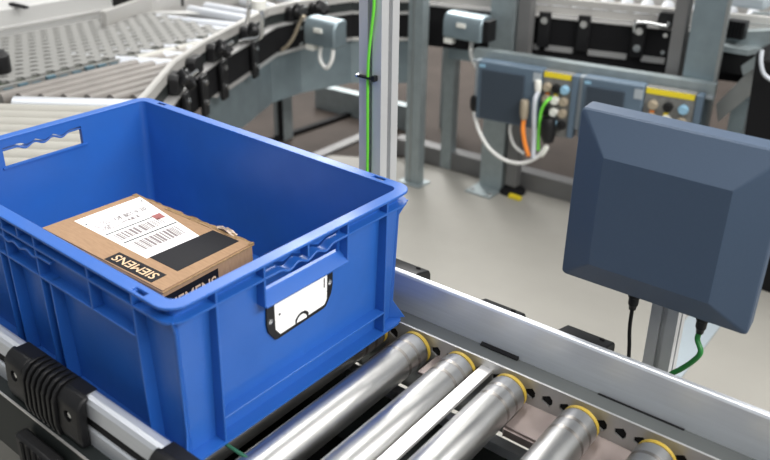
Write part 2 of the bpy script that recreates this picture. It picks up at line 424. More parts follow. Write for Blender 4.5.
# shipping label: u runs along the printed lines (towards the far edge), v across
LBL = quad([(146.8, 258.8), (200.0, 236.6), (140.0, 197.2), (74.2, 221.4)])
lab = patch('shipping_label', LBL, 'paper', parcel)
def pr(u, v, h=0): return LBL(u, v, 0.0002+h)
def strip(name, m, rects):
    bm = B()
    for u0, u1, v0, v1 in rects:
        slab(bm, [(u0, v0), (u1, v0), (u1, v1), (u0, v1)], lambda u, v: pr(u, v, -0.0003), lambda u, v: pr(u, v, 0.0001))
    return obj(name, bm, m, lab)
def bars(u0, u1, v0, v1, n):
    out = []; u = u0
    while u < u1:
        wd = random.choice((.012, .016, .030, .045)); out.append((u, min(u+wd, u1), v0, v1)); u += wd+random.choice((.012, .018, .026))
    return out
strip('barcode', 'ink_grey', bars(0.13, 0.90, 0.13, 0.30, 0))
strip('barcode', 'ink_grey', bars(0.10, 0.86, 0.40, 0.53, 0))
strip('rule_line', 'ink_black', [(0.06, 0.98, 0.340, 0.356)])
strip('rule_line', 'ink_black', [(0.03, 0.80, 0.570, 0.584)])
strip('stamp_square', 'ink_brown', [(0.80, 0.945, 0.50, 0.60)])
strip('address_print', 'ink_grey', [(0.10+0.04*(k % 3), 0.10+0.04*(k % 3)+0.22+0.05*(k % 2), 0.625+k*0.02, 0.632+k*0.02) for k in range(2)] +
      [(0.52, 0.86, 0.66, 0.664), (0.40, 0.62, 0.885, 0.889), (0.44, 0.68, 0.80, 0.804), (0.16, 0.5, 0.085, 0.089), (0.2, 0.45, 0.06, 0.063)])
rects = []
for i in range(11):
    for j in range(9):
        if random.random() < 0.5: rects.append((0.08+i*0.02, 0.08+i*0.02+0.016, 0.66+j*0.018, 0.66+j*0.018+0.012))
strip('smudged_print', 'ink_grey', rects)
text_on('address_text', 'DE 801 9-20', 'ink_grey', lab, lambda u, v: pr(0.38+0.50*u, 0.735+0.062*v, 0.0003), 0.02)
strip('barcode', 'ink_grey', bars(0.40, 0.70, 0.66, 0.705, 0))
strip('print_dot', 'ink_black', [(0.94, 0.965, 0.90, 0.925), (0.035, 0.055, 0.855, 0.875)])
# black printed square
patch('black_print', quad([(177.5, 271.6), (239.2, 241.4), (212.8, 230.5), (149.5, 257.6)], 0.0007), 'ink_black', parcel)
# word panel on the top, upside down for the viewer
LG = quad([(166.8, 275.2), (119.6, 252.6), (104.2, 259.4), (151.2, 283.0)], 0.0007)
lg = patch('word_panel', LG, 'ink_black', parcel)
text_on('word_print', 'SIEMENS', 'card_print', lg, lambda u, v: LG(0.06+0.88*u, 0.2+0.6*v, 0.0003), 0.012)
# word panel on the end
xs_ = -0.1945
def end_pt(y, z, h=0):
    t = (y-(corners[1].y))/(corners[2].y-corners[1].y); x = corners[1].x+(corners[2].x-corners[1].x)*t
    zz = z; f = 1.003 if zz < 0.06 else 1.0
    return PL(Vector((x+0.0012+h, y, z)))
e0, e1 = crate_px_x(163, 300, xs_).y, crate_px_x(218.5, 271, xs_).y
ztop = crate_px_x(218.5, 268.5, xs_).z; zbot = ztop-0.036
bm = B(); slab(bm, [(e0, zbot), (e1, zbot), (e1, ztop), (e0, ztop)], lambda y, z: end_pt(y, z, -0.001), lambda y, z: end_pt(y, z, 0))
lg2 = obj('word_panel', bm, 'ink_black', parcel)
text_on('word_print', 'SIEMENS', 'card_print', lg2, lambda u, v: end_pt(e0+(e1-e0)*(0.05+0.9*u), zbot+(ztop-zbot)*(0.22+0.56*v), 0.0004), 0.012)

# ================================================================== foreground roller conveyor
conv = thing('roller_conveyor', (0, 0.2, FZ), 'foreground roller conveyor with steel rollers and aluminium guide rails carrying the crate', 'conveyor')
XA, XB = -0.67, 1.25
FYAW = 0.017
def farp(x, y, z):                                   # the far side runs a touch out of parallel
    y -= 0.003; z -= 0.001; dx = x-0.2; return Vector((0.2+dx*math.cos(FYAW)-(y-0.43)*math.sin(FYAW), 0.43+dx*math.sin(FYAW)+(y-0.43)*math.cos(FYAW), z))
def run(poly, x0=XA, x1=XB, far=False):
    bm = B(); f = farp if far else (lambda x, y, z: Vector((x, y, z)))
    slab(bm, poly, lambda y, z: f(x0, y, z), lambda y, z: f(x1, y, z)); return bm
# far side plate with holes
bm = run([(0.3895, -0.105), (0.3925, -0.105), (0.3925, 0.000), (0.3895, 0.000)], far=True)
plate = obj('side_plate', bm, 'plate_steel', conv)
cuts = []
ROLL = [-0.636, -0.562, -0.488, -0.414, -0.34, -0.266, -0.19, -0.116, -0.042, 0.034, 0.109, 0.186, 0.286, 0.382, 0.475, 0.571, 0.667, 0.763, 0.859, 0.955]
k = 0
x = -0.06
while x < 0.62:
    if min(abs(x-r) for r in ROLL) > 0.020:
        c = B(); rr = [0.0080, 0.0080, 0.0056, 0.0080, 0.0080, 0.0056, 0.0080, 0.0080]
        pts = [(x+rr[i]*math.cos(PI/4*i+0.39), -0.0215+rr[i]*1.15*math.sin(PI/4*i+0.39)) for i in range(8)]
        slab(c, pts, lambda a, b: farp(a, 0.380, b)-conv.location, lambda a, b: farp(a, 0.40, b)-conv.location); cuts.append(c)
    x += 0.0245
boolean(plate, cuts)
obj('side_flange', run([(0.3925, -0.003), (0.3925, 0.0), (0.400, -0.009), (0.485, -0.012), (0.485, -0.105), (0.482, -0.105), (0.482, -0.015), (0.399, -0.012)], far=True), 'channel_grey', conv)
GP = [(0.430, -0.012), (0.430, 0.049), (0.4315, 0.0520), (0.4335, 0.0530), (0.4385, 0.0530), (0.4405, 0.052), (0.442, 0.049), (0.442, 0.036), (0.438, 0.036), (0.438, 0.010), (0.442, 0.010), (0.442, -0.012)]
obj('guide_rail', run(GP, far=True), 'aluminium', conv)
# black feet/clamps of the far guide
for x0, x1, hz in ((-0.085, -0.012, -0.003), (0.085, 0.150, -0.013), (0.213, 0.280, -0.005), (0.60, 0.67, -0.004)):
    bm = B(); f = lambda x, y, z: farp(x, y, z)
    xs = [(0.4425, -0.012), (0.4425, 0.051+hz), (0.450, 0.052+hz), (0.480, 0.043+hz), (0.4840, 0.036+hz), (0.4840, -0.012)]
    slab(bm, xs, lambda y, z: f(x0, y, z), lambda y, z: f(x1, y, z)); ck = obj('guide_clamp', bm, 'black_plastic', conv, bevel=0.002)
    bm = B(); c = f(x1-0.014, 0.470, 0.0462+hz); cyl(bm, c, c+Vector((0, 0.0006, 0.0018)), 0.0035, n=10); obj('screw', bm, 'black_matt', ck)
for x0, x1, hh in ((0.112, 0.170, 0.006), (0.285, 0.395, 0.002)):
    bm = B(); slab(bm, [(0.4255, -0.0112), (0.4299, -0.0112), (0.4299, -0.0112+hh), (0.4255, -0.0112+hh*0.5)], lambda y, z: farp(x0, y, z), lambda y, z: farp(x1, y, z)); obj('guide_gap_strip', bm, 'black_matt', conv)  # black strips standing in for the dark gaps under the guide
# near side
obj('side_plate', run([(0.018, -0.105), (0.021, -0.105), (0.021, -0.002), (0.018, -0.002)]), 'plate_steel', conv)
obj('side_flange', run([(0.018, -0.012), (0.018, -0.015), (-0.043, -0.015), (-0.043, -0.11), (-0.046, -0.11), (-0.046, -0.012)]), 'frame_dark', conv)
obj('groove_shade', run([(-0.0176, 0.0121), (-0.0176, 0.0259), (-0.0265, 0.0259), (-0.0265, 0.0121)], x1=0.9), 'black_matt', conv)  # black strip added for the dark depth of the rail groove
obj('hole_shade_strip', run([(0.3930, -0.100), (0.3950, -0.100), (0.3950, -0.0135), (0.3930, -0.0135)], far=True), 'black_matt', conv)  # black strip added behind the plate so its holes look dark
obj('gap_shade_pan', run([(0.022, -0.150), (0.3885, -0.150), (0.3885, -0.145), (0.022, -0.145)]), 'frame_dark', conv)  # dark sheet added below to keep the gaps between rollers dark
bm = run([(-0.0462, -0.0145), (-0.0462, -0.0115), (-0.0480, -0.0115), (-0.0480, -0.0145)]); obj('flange_edge', bm, 'aluminium_bright', conv)
NG = [(-0.009, -0.012), (-0.009, 0.048), (-0.011, 0.0515), (-0.014, 0.053), (-0.020, 0.053), (-0.025, 0.0515), (-0.028, 0.047), (-0.028, 0.0260), (-0.0175, 0.0260), (-0.0175, 0.0120), (-0.028, 0.0120), (-0.030, 0.0100), (-0.030, -0.012)]
obj('guide_rail', run(NG, x1=0.9), 'aluminium', conv)
def near_clamp(xc):
    """ribbed plastic clamp over the near guide rail"""
    cl = None
    def ext(poly, a, b):
        bm = B(); slab(bm, poly, lambda y, z: (a, y, z), lambda y, z: (b, y, z)); return bm
    pad = [(-0.0235, 0.0535), (-0.0285, 0.0555), (-0.036, 0.051), (-0.042, 0.044), (-0.0440, 0.006), (-0.041, -0.0105), (-0.0305, -0.0115), (-0.0305, 0.0105), (-0.0285, 0.047)]
    core = [(-0.010, 0.0540), (-0.026, 0.0550), (-0.034, 0.047), (-0.038, 0.0400), (-0.039, 0.005), (-0.037, -0.005), (-0.0305, -0.005), (-0.0305, 0.0105), (-0.0285, 0.0475), (-0.024, 0.0535), (-0.010, 0.0535)]
    cl = obj('guide_clamp', ext(core, xc-0.074, xc+0.072), 'black_plastic', conv)
    for s in (-1, 1):
        a, b = (xc-0.080, xc-0.038) if s < 0 else (xc+0.036, xc+0.078)
        p = obj('clamp_pad', ext(pad, a, b), 'black_plastic', cl, bevel=0.003)
        c = Vector(((a+b)/2, -0.0430, 0.028)); n = Vector((0, -1, 0.08)).normalized()
        cc = B(); cyl(cc, c-n*0.006-conv.location, c+n*0.02-conv.location, 0.0075, n=18); boolean(p, [cc])
        bm = B(); lathe(bm, c-n*0.0058, n, [(0, 0.0048), (0.003, 0.0046), (0.004, 0.003)], 14); obj('screw', bm, 'screw_steel', cl, smooth=True)
    rib = [(-0.010, 0.0545), (-0.022, 0.0580), (-0.034, 0.0565), (-0.042, 0.049), (-0.0465, 0.038), (-0.048, 0.005), (-0.045, -0.0105), (-0.037, -0.0105), (-0.039, 0.005), (-0.038, 0.040), (-0.034, 0.047), (-0.026, 0.0550)]
    for i in range(7):
        x = xc-0.034+i*0.0108
        obj('clamp_rib', ext(rib, x, x+0.0052), 'black_plastic', cl, bevel=0.0008)
    return cl
near_clamp(-0.211)
near_clamp(0.072)
near_clamp(-0.62)
bm = B(); box(bm, -0.25, -0.165, -0.066, -0.0485, -0.10, -0.034)
lb = obj('bracket_block', bm, 'black_plastic', conv, bevel=0.004)
for i in range(5):
    bm = B(); box(bm, -0.235+i*0.014, -0.229+i*0.014, -0.0675, -0.0661, -0.096, -0.038); obj('clamp_rib', bm, 'black_matt', lb)
# rollers: mesh data shared
RR = 0.0250
def roller_meshes():
    out = []
    bm = B(); lathe(bm, (0, 0.034, 0), (0, 1, 0), [(0, RR-.003), (0.0012, RR-.0006), (0.003, RR), (0.336, RR), (0.3378, RR-.0006), (0.339, RR-.003)], 40)
    out.append(('tube', bm, 'roller_steel'))
    for y in (0.328, 0.349):
        bm = B(); lathe(bm, (0, y, 0), (0, 1, 0), [(0, RR-0.001), (0.0001, RR+0.00012), (0.0055, RR+0.00012), (0.0056, RR-0.001)], 40); out.append(('wear_band', bm, 'roller_band'))
    bm = B(); lathe(bm, (0, 0.3728, 0), (0, 1, 0), [(0, RR-0.003), (0.0005, RR-0.0006), (0.0060, RR-0.0006), (0.0075, RR-.004)], 32); out.append(('end_ring', bm, 'yellow_plastic'))
    bm = B(); cyl(bm, (0, 0.380, 0), (0, 0.3865, 0), 0.0075, n=12); out.append(('axle', bm, 'screw_steel'))
    bm = B(); cyl(bm, (0, 0.0212, 0), (0, 0.0345, 0), 0.0075, n=12); out.append(('axle', bm, 'screw_steel'))
    res = []
    for n, b, m in out:
        bmesh.ops.recalc_face_normals(b, faces=b.faces)
        me = bpy.data.meshes.new(n); b.to_mesh(me); b.free(); me.materials.append(MATS[m])
        for p in me.polygons: p.use_smooth = True
        me.set_sharp_from_angle(angle=math.radians(35)); res.append((n, me))
    return res
RM = roller_meshes()
for x in ROLL:
    r = link('roller', RM[0][1], conv); r.location = Vector((x, 0, -RR))-conv.location
    r.rotation_euler = (0, random.uniform(0, 6), 0)
    for n, me in RM[1:]:
        c = link(n, me, r)
# cross bars, brackets, lower beams, green drive belt
bm = B(); box(bm, 0.136, 0.154, 0.0215, 0.388, -0.018, -0.012); obj('crossbar', bm, 'aluminium_bright', conv, bevel=0.001)
bm = B(); box(bm, 0.0640, 0.0795, 0.340, 0.388, -0.035, -0.030); obj('end_bracket', bm, 'bracket_steel', conv, bevel=0.001)
for x0, x1 in ((0.203, 0.262), (0.300, 0.360), (0.397, 0.456), (-0.02, 0.012)):
    bm = B(); slab(bm, [(0.3885, -0.040), (0.3885, -0.044), (0.372, -0.0500), (0.335, -0.0500), (0.335, -0.062), (0.338, -0.062), (0.338, -0.0465), (0.372, -0.0465)], lambda y, z: (x0, y, z), lambda y, z: (x1, y, z))
    obj('end_bracket', bm, 'bracket_steel', conv, bevel=0.001)
for y0, y1, z0, z1, m in ((0.350, 0.366, -0.110, -0.095, 'aluminium'), (0.235, 0.265, -0.12, -0.10, 'frame_dark'), (0.17, 0.2, -0.12, -0.09, 'black_matt'), (0.08, 0.11, -0.12, -0.10, 'frame_dark')):
    bm = B(); box(bm, XA, XB, y0, y1, z0, z1); obj('lower_beam', bm, m, conv)
for i, x in enumerate((-0.6, -0.2, 0.24, 0.7)):
    bm = B(); box(bm, x, x+0.03, 0.0212, 0.3885, -0.105, -0.1) if i % 2 else box(bm, x, x+0.03, 0.0212, 0.3885, -0.135, -0.121); obj('cross_member', bm, 'frame_dark', conv)
for i in range(len(ROLL)-1):
    if -0.2 < ROLL[i] < 0.0:
        a, b = ROLL[i], ROLL[i+1]
        bm = B(); tube(bm, [Vector((a+(b-a)*t, 0.0615, -0.0025 if True else 0)) for t in (0, .25, .5, .75, 1)], 0.0022, 8); obj('drive_belt', bm, 'belt_green', conv, smooth=True)
for x in (-0.665, 1.1):
    for y in (-0.045, 0.440):
        bm = B(); box(bm, x, x+0.05, y, y+0.042, FZ, -0.012 if y < 0 else -0.016); obj('leg', bm, 'galvanised', conv)

# ================================================================== antenna panel on its post, cables
post = thing('aluminium_post', (0.3165, 0.562, FZ), 'slim aluminium profile post standing behind the slate panel', 'post')
def profile(bm, cx, cy, a, z0, z1, g=0.2, d=0.22):
    """square slotted profile"""
    h = a/2; s = a*g/2; dd = a*d; pts = []
    for k in range(4):
        c, sn = math.cos(k*PI/2), math.sin(k*PI/2)
        for x, y in ((h, -h), (h, -s), (h-dd*0.35, -s), (h-dd*0.35, -s*1.0), (h-dd, -s*1.0), (h-dd, s), (h, s)):
            pts.append((cx+x*c-y*sn, cy+x*sn+y*c))
    out = []
    for p in pts:
        if not out or (abs(p[0]-out[-1][0])+abs(p[1]-out[-1][1])) > 1e-6: out.append(p)
    slab(bm, out, lambda x, y: (x, y, z0), lambda x, y: (x, y, z1))
bm = B(); profile(bm, 0.3165, 0.562, 0.036, FZ+0.008, 0.30); obj('profile', bm, 'anodised', post)
bm = B(); box(bm, 0.267, 0.367, 0.512, 0.612, FZ, FZ+0.008); obj('base_plate', bm, 'galvanised', post)
ant = thing('antenna_panel', (0.3082, 0.500, 0.2160), 'square dark slate antenna panel with sloping edges beside the conveyor', 'antenna', local=True)
ant.rotation_euler = (math.radians(2.2), math.radians(1.16), math.radians(2.98))
W2 = 0.1200
def rl(h, y, r, dz=0): return [(x, y, z+dz) for x, z in rounded(-h, h, -h, h, r, 4)]
bm = B(); loft(bm, [rl(W2-0.002, 0.030, 0.006), rl(W2, 0.026, 0.006), rl(W2, 0.001, 0.006), rl(W2-0.0015, -0.0015, 0.006), rl(0.0745, -0.031, 0.002)])
obj('housing', bm, 'slate_plastic', ant, smooth=True, sharp=16)
bm = B(); box(bm, -0.05, 0.07, 0.0302, 0.0360, -0.03, 0.05); obj('mount_plate', bm, 'galvanised', ant)
bx_, gx_ = -0.0225, 0.065
for x in (bx_, gx_):
    bm = B(); lathe(bm, (x, 0.0135, -W2+0.0005), (0, 0, -1), [(0, 0.0082), (0.008, 0.0082), (0.009, 0.0068), (0.020, 0.0066), (0.021, 0.0056), (0.028, 0.0046)], 14); obj('connector', bm, 'black_plastic', ant, smooth=True)
AM = Matrix.Translation(ant.location) @ ant.rotation_euler.to_matrix().to_4x4()
p = AM @ Vector((bx_, 0.0135, -W2-0.028)); pb = p
cable('black_cable', [p+Vector((0, 0, 0.004)), p+Vector((0, 0.002, -0.03)), p+Vector((0.003, 0.006, -0.07)), p+Vector((0.004, 0.02, -0.16)), p+Vector((-0.02, 0.05, -0.30)), p+Vector((-0.05, 0.07, -0.5)), Vector((p.x-0.1, p.y+0.1, FZ+0.003))], 0.0026, 'black_plastic', 'thin black cable hanging from the left connector of the slate panel')
p = AM @ Vector((gx_, 0.0135, -W2-0.028))
cable('green_cable', [p+Vector((0, 0, 0.004)), p+Vector((-0.001, 0.0, -0.010)), on(700.5, 352, 1, 0.517), on(693, 361, 1, 0.519), on(681, 369, 1, 0.522), on(668, 377, 1, 0.524), on(655, 400, 1, 0.524), Vector((0.27, 0.524, -0.35)), Vector((0.26, 0.47, FZ+0.003))], 0.0035, 'cable_green_dark', 'dark green cable bending down from the right connector of the slate panel')

# ================================================================== column with the green cable
colm = thing('aluminium_column', (-0.233, 0.623, FZ), 'tall slotted aluminium column behind the crate with a green cable', 'column')
bm = B(); profile(bm, -0.2330, 0.6235, 0.047, FZ+0.01, 1.7, 0.22, 0.25); obj('profile', bm, 'anodised', colm)
bm = B(); box(bm, -0.30, -0.165, 0.556, 0.69, FZ, FZ+0.01); obj('base_plate', bm, 'galvanised', colm)
def colpx(u, v): return on(u, v, 1, 0.596)
pts = [colpx(372, -70), colpx(373.5, -20), colpx(374, 5), colpx(372, 25), colpx(368.8, 55), colpx(367.8, 78), colpx(367.6, 110), colpx(367.6, 150), colpx(367.2, 180)]
pts += [Vector((pts[-1].x, pts[-1].y, z)) for z in (-0.1, -0.4, FZ+0.003)]
gc = cable('green_cable', pts, 0.0026, 'cable_green', 'bright green cable running down the aluminium column')
p = colpx(367.5, 77.5)
tie = thing('cable_tie', p, 'dark cable tie clipping the green cable to the column', 'cable tie')
bm = B()
a_, b_ = colpx(358.8, 77.5), colpx(375, 77)
box(bm, a_.x, b_.x, 0.5915, 0.5990, p.z-0.0015, p.z+0.0015); obj('strap', bm, 'black_plastic', tie)
bm = B(); box(bm, b_.x-0.003, b_.x+0.003, 0.5895, 0.599, p.z-0.003, p.z+0.006); obj('buckle', bm, 'black_plastic', tie)
bm = B(); box(bm, a_.x-0.004, a_.x+0.001, 0.592, 0.62, p.z-0.0022, p.z+0.0022); obj('strap_end', bm, 'screw_steel', tie)

# ================================================================== rear posts
def cpost(name, u0, u1, v, depth, m, label, ztop=1.3, lip=True):
    """galvanised channel standing where its foot shows at pixel row v"""
    a, b = on(u0, v, 2, FZ), on(u1, v, 2, FZ); y = (a.y+b.y)/2
    xa, xb = on(u0, v, 1, y).x, on(u1, v, 1, y).x
    t = thing(name, ((xa+xb)/2, y+depth/2, FZ), label, 'post')
    bm = B(); th = 0.003
    slab(bm, [(xa, y), (xb, y), (xb, y+depth), (xb-th, y+depth), (xb-th, y+th), (xa+th, y+th), (xa+th, y+depth), (xa, y+depth)], lambda x, yy: (x, yy, FZ+0.006), lambda x, yy: (x, yy, ztop)); obj('channel', bm, m, t)
    return t, xa, xb, y
t, xa, xb, y = cpost('steel_post', 479, 500.5, 189, 0.045, 'galvanised', 'wide galvanised steel post with floor plate beside the control units')
bm = B(); box(bm, xa-0.015, xb+0.002, y-0.085, y+0.05, FZ+0.0012, FZ+0.006); bp = obj('base_plate', bm, 'galvanised', t)
for dx, dy in ((0.01, -0.065), (0.085, -0.065)):
    bm = B(); cyl(bm, (xa+dx, y+dy, FZ+0.006), (xa+dx, y+dy, FZ+0.016), 0.009, n=10); obj('bolt', bm, 'screw_steel', bp)
t, xa, xb, y = cpost('thin_steel_post', 404.5, 417.5, 184, 0.04, 'galvanised', 'slim galvanised post just right of the aluminium column')
bm = B(); box(bm, xa+0.022, xa+0.028, y-0.003, y-0.0002, FZ+0.006, 1.3); obj('slot_strip', bm, 'frame_steel', t)
bm = B(); box(bm, xa-0.02, xb+0.02, y-0.02, y+0.06, FZ, FZ+0.006); obj('base_plate', bm, 'galvanised', t)
# dark pole with its foot
a = on(511, 197, 2, FZ); yk = 2.205; xk = on(512, 190, 1, yk).x
t = thing('dark_pole', (xk, yk, FZ), 'dark grey square pole with black foot beside the wide steel post', 'post')
bm = B(); box(bm, xk-0.024, xk+0.024, yk-0.02, yk+0.02, FZ+0.03, 1.3); obj('pole', bm, 'beam_grey', t)
bm = B(); lathe(bm, (xk, yk, FZ+0.001), (0, 0, 1), [(0, 0.055), (0.012, 0.05), (0.02, 0.022), (0.03, 0.018)], 20); obj('foot', bm, 'black_matt', t, smooth=True)
bm = B(); box(bm, xk+0.02, xk+0.07, yk-0.065, yk-0.045, FZ+0.002, FZ+0.014); o = obj('yellow_tag', bm, 'label_yellow', None); tag(o, 'small yellow piece lying on the floor by the dark pole foot', 'tag')

# ================================================================== rear control units on their bar
RA = math.radians(8.0); R0 = Vector((-0.93, 2.03, 0)); RD = Vector((math.cos(RA), math.sin(RA), 0)); RN = Vector((math.sin(RA), -math.cos(RA), 0))
def rk(u, v, d=0.0):                                 # pixel -> (s, z) on the rack plane pushed d towards the camera
    p = onplane(u, v, R0+RN*d, RN); return (p-R0).dot(RD), p.z
def rp(s, d, z): return R0+RD*s+RN*d+Vector((0, 0, z))
def rbox(bm, s0, s1, d0, d1, z0, z1):
    slab(bm, [(s0, z0), (s1, z0), (s1, z1), (s0, z1)], lambda s, z: rp(s, d0, z), lambda s, z: rp(s, d1, z))
s0, zt0 = rk(474, 49); s1, zt1 = rk(730, 84)
bar = thing('mounting_bar', rp(s0, -0.03, -0.2), 'long galvanised mounting bar holding the two control units', 'bar')
zb = zt0
sE = rk(716, 84)[0]
bm = B(); rbox(bm, s0, sE, -0.045, -0.002, zb-0.05, zb); obj('channel', bm, 'galvanised', bar)
bm = B(); rbox(bm, s0, sE, -0.002, 0.004, zb-0.045, zb-0.035); obj('edge_lip', bm, 'unit_light', bar)
def unit(u0, u1, uc, v_top, label):
    s0, _ = rk(u0, v_top, 0.05); s1, _ = rk(u1, v_top, 0.05); s2, _ = rk(uc, v_top, 0.05)
    z1 = zb-0.022; z0 = z1-0.215
    t = thing('control_unit', rp(s0, 0.0, z0), label, 'control unit', 'control units on the mounting bar')
    bm = B(); rbox(bm, s0, s1, 0.0045, 0.055, z0, z1); obj('housing', bm, 'unit_grey', t, bevel=0.006)
    bm = B(); rbox(bm, s0-0.018, s0-0.001, 0.0045, 0.035, z0+0.02, z1-0.005); obj('side_cover', bm, 'unit_light', t, bevel=0.003)
    n = 15; f0, f1 = s0+0.018, s1-0.055
    for i in range(n):
        a = f0+(f1-f0)*i/n
        bm = B(); rbox(bm, a, a+(f1-f0)/n*0.6, 0.0552, 0.064, z0+0.008, z1-0.028); obj('cooling_fin', bm, 'unit_fin', t)
    bm = B(); rbox(bm, s0+0.006, s0+0.028, 0.0552, 0.0565, z1-0.022, z1-0.012); obj('name_sticker', bm, 'label_blue', t)
    # connector panel
    bm = B(); rbox(bm, s1+0.001, s2, 0.0045, 0.042, z0-0.015, z1-0.004); pn = obj('connector_panel', bm, 'connector_panel', t, bevel=0.002)
    bm = B(); rbox(bm, s2+0.001, s2+0.022, 0.0045, 0.050, z0-0.01, z1-0.004); obj('end_cover', bm, 'unit_grey', t, bevel=0.003)
    bm = B(); rbox(bm, s1+0.004, s2-0.004, 0.0422, 0.0445, z1-0.024, z1-0.006); obj('yellow_strip', bm, 'label_yellow', pn)
    bm = B(); rbox(bm, s1-0.030, s1-0.002, 0.0552, 0.0570, z1-0.045, z1-0.012); obj('rating_sticker', bm, 'unit_light', t)
    wd = s2-s1
    for j in range(4):
        for i in range(3):
            c = rp(s1+wd*(0.2+0.3*i), 0.042, z1-0.058-0.042*j)
            bm = B(); lathe(bm, c, RN, [(0, 0.016), (0.01, 0.016), (0.012, 0.012), (0.02, 0.012)], 12)
            k = obj('socket', bm, ('connector_tan', 'connector_white', 'black_plastic', 'connector_tan', 'label_blue', 'connector_white', 'black_plastic')[(i*2+j*3) % 7], pn, smooth=True)
    for j in range(2):
        for i in range(2):
            bm = B(); rbox(bm, s1+wd*(0.15+0.28*i), s1+wd*(0.15+0.28*i)+0.014, 0.0422, 0.046, z1-0.090-0.07*j, z1-0.078-0.07*j); obj('coloured_cap', bm, ('cable_orange', 'label_yellow', 'cable_green', 'label_blue')[i+2*j], pn)
    return t, s0, s1, s2, z0, z1
u1 = unit(479, 544, 574, 60, 'grey finned control unit with many cables plugged in, left on the bar')
u2 = unit(584, 647, 700, 75, 'grey finned control unit half hidden behind the slate panel')
# cables of the left unit
def rc(u, v, d): 
    p = onplane(u, v, R0+RN*d, RN); return p
cable('white_cable', [rc(474, 108, 0.03), rc(475, 117, 0.04), rc(480, 133, 0.05), rc(490, 149, 0.06), rc(505, 160, 0.07), rc(522, 163, 0.08), rc(537, 157, 0.08), rc(545, 148, 0.08)], 0.007, 'cable_white', 'white cable looping below the left control unit')
cable('grey_cable', [rc(538, 92, 0.065), rc(535, 100, 0.085), rc(534, 115, 0.085), rc(534, 135, 0.08), rc(533, 158, 0.09)], 0.008, 'cable_grey', 'pale grey cable hanging straight down in front of the connector panel')
cable('orange_cable', [rc(524, 118, 0.075), rc(523, 130, 0.085), rc(525, 144, 0.085), rc(529, 156, 0.085)], 0.008, 'cable_orange', 'short orange cable below the left control unit')
cable('thin_white_cable', [rc(511, 122, 0.03), rc(510, 132, 0.03), rc(514, 145, 0.035), rc(524, 154, 0.05)], 0.006, 'cable_white', 'thin white cable behind the orange cable')
cable('small_green_cable', [rc(551, 98, 0.062), rc(546, 102, 0.085), rc(541, 112, 0.085), rc(539, 130, 0.078), rc(538, 150, 0.075)], 0.005, 'cable_green', 'thin green cable from the connector panel beside the grey cable')
def plug(name, u, v, d, du, dv, r, m, label):
    p, q = rc(u, v, d), rc(u+du, v+dv, d); bm = B(); lathe(bm, (0, 0, 0), q-p, [(0, r*0.8), ((q-p).length*0.15, r), ((q-p).length*0.7, r), ((q-p).length, r*0.7)], 12)
    o = obj(name, bm, m, None, smooth=True); o.location = p; return tag(o, label, 'plug')
plug('black_plug', 548, 118, 0.07, 0, 24, 0.026, 'black_plastic', 'large black plug under the connector panel')
plug('tan_plug', 525, 100, 0.078, -1, 19, 0.016, 'connector_tan', 'tan angled plug on the orange cable')
plug('white_plug', 538, 80, 0.062, 0, 13, 0.012, 'connector_white', 'white plug on top of the grey cable')
plug('white_plug', 547, 146, 0.08, -6, 10, 0.010, 'connector_white', 'white plug ending the looping white cable')
plug('black_plug', 477, 96, 0.03, -2, 14, 0.022, 'black_plastic', 'black plug at the left edge of the left control unit')

# ================================================================== rear loop of conveyors
INNER = [Vector((x, y, 0)) for x, y in ((-0.93, 0.61), (-1.012, 0.719), (-1.187, 0.937), (-1.296, 1.131), (-1.418, 1.409), (-1.505, 1.60), (-1.506, 1.757), (-1.447, 1.98), (-1.243, 2.150))]
BACK = [Vector((-1.243, 2.160, 0)), Vector((-0.81, 2.272, 0)), Vector((-0.435, 2.372, 0)), Vector((0.55, 2.63, 0))]
def normals(P):
    out = []
    for i, p in enumerate(P):
        d = (P[min(i+1, len(P)-1)]-P[max(i-1, 0)]).normalized(); out.append(Vector((-d.y, d.x, 0)))   # left of travel = away from the loop's inside... flipped below
    return out
def sweep(P, prof, flip=-1):
    """prof: (offset towards the deck, z)"""
    N = normals(P); bm = B()
    loft(bm, [[p - n*o*flip*-1 + Vector((0, 0, z)) for o, z in prof] for p, n in zip(P, N)]); return bm
# which side is the deck? travelling from the crate outwards along INNER (up-left) the deck is on the left
def sw(name, P, prof, m, parent): return obj(name, sweep(P, [(-o, z) for o, z in prof], -1), m, parent)
curve = thing('curve_conveyor', (-1.6, 1.5, FZ), 'curved conveyor section with black sides and star knobs behind the crate', 'conveyor')
GPROF = [(0.0, 0.026), (0.0, 0.052), (0.003, 0.056), (0.015, 0.056), (0.018, 0.052), (0.018, 0.026)]
C1, C2 = INNER[:5], INNER[4:]
sw('guide_rail', INNER[:6], GPROF, 'offwhite_guide', curve)
sw('guide_rail', INNER[5:], GPROF, 'offwhite_guide', curve)
sw('guide_backing', INNER, [(0.001, -0.0075), (0.001, 0.0255), (0.017, 0.0255), (0.017, -0.0075)], 'frame_dark', curve)
sw('flange', INNER, [(-0.03, -0.014), (-0.03, -0.008), (0.05, -0.008), (0.05, -0.014)], 'aluminium_bright', curve)
sw('side_panel', INNER, [(-0.024, -0.105), (-0.024, -0.0145), (0.0, -0.0145), (0.0, -0.105)], 'black_matt', curve)
sw('lower_panel', INNER[3:], [(0.004, -0.30), (0.004, -0.106), (0.010, -0.106), (0.010, -0.30)], 'galvanised_blue', curve)
sw('panel_edge', INNER[3:], [(-0.028, -0.118), (-0.028, -0.106), (0.004, -0.106), (0.004, -0.118)], 'aluminium_bright', curve)
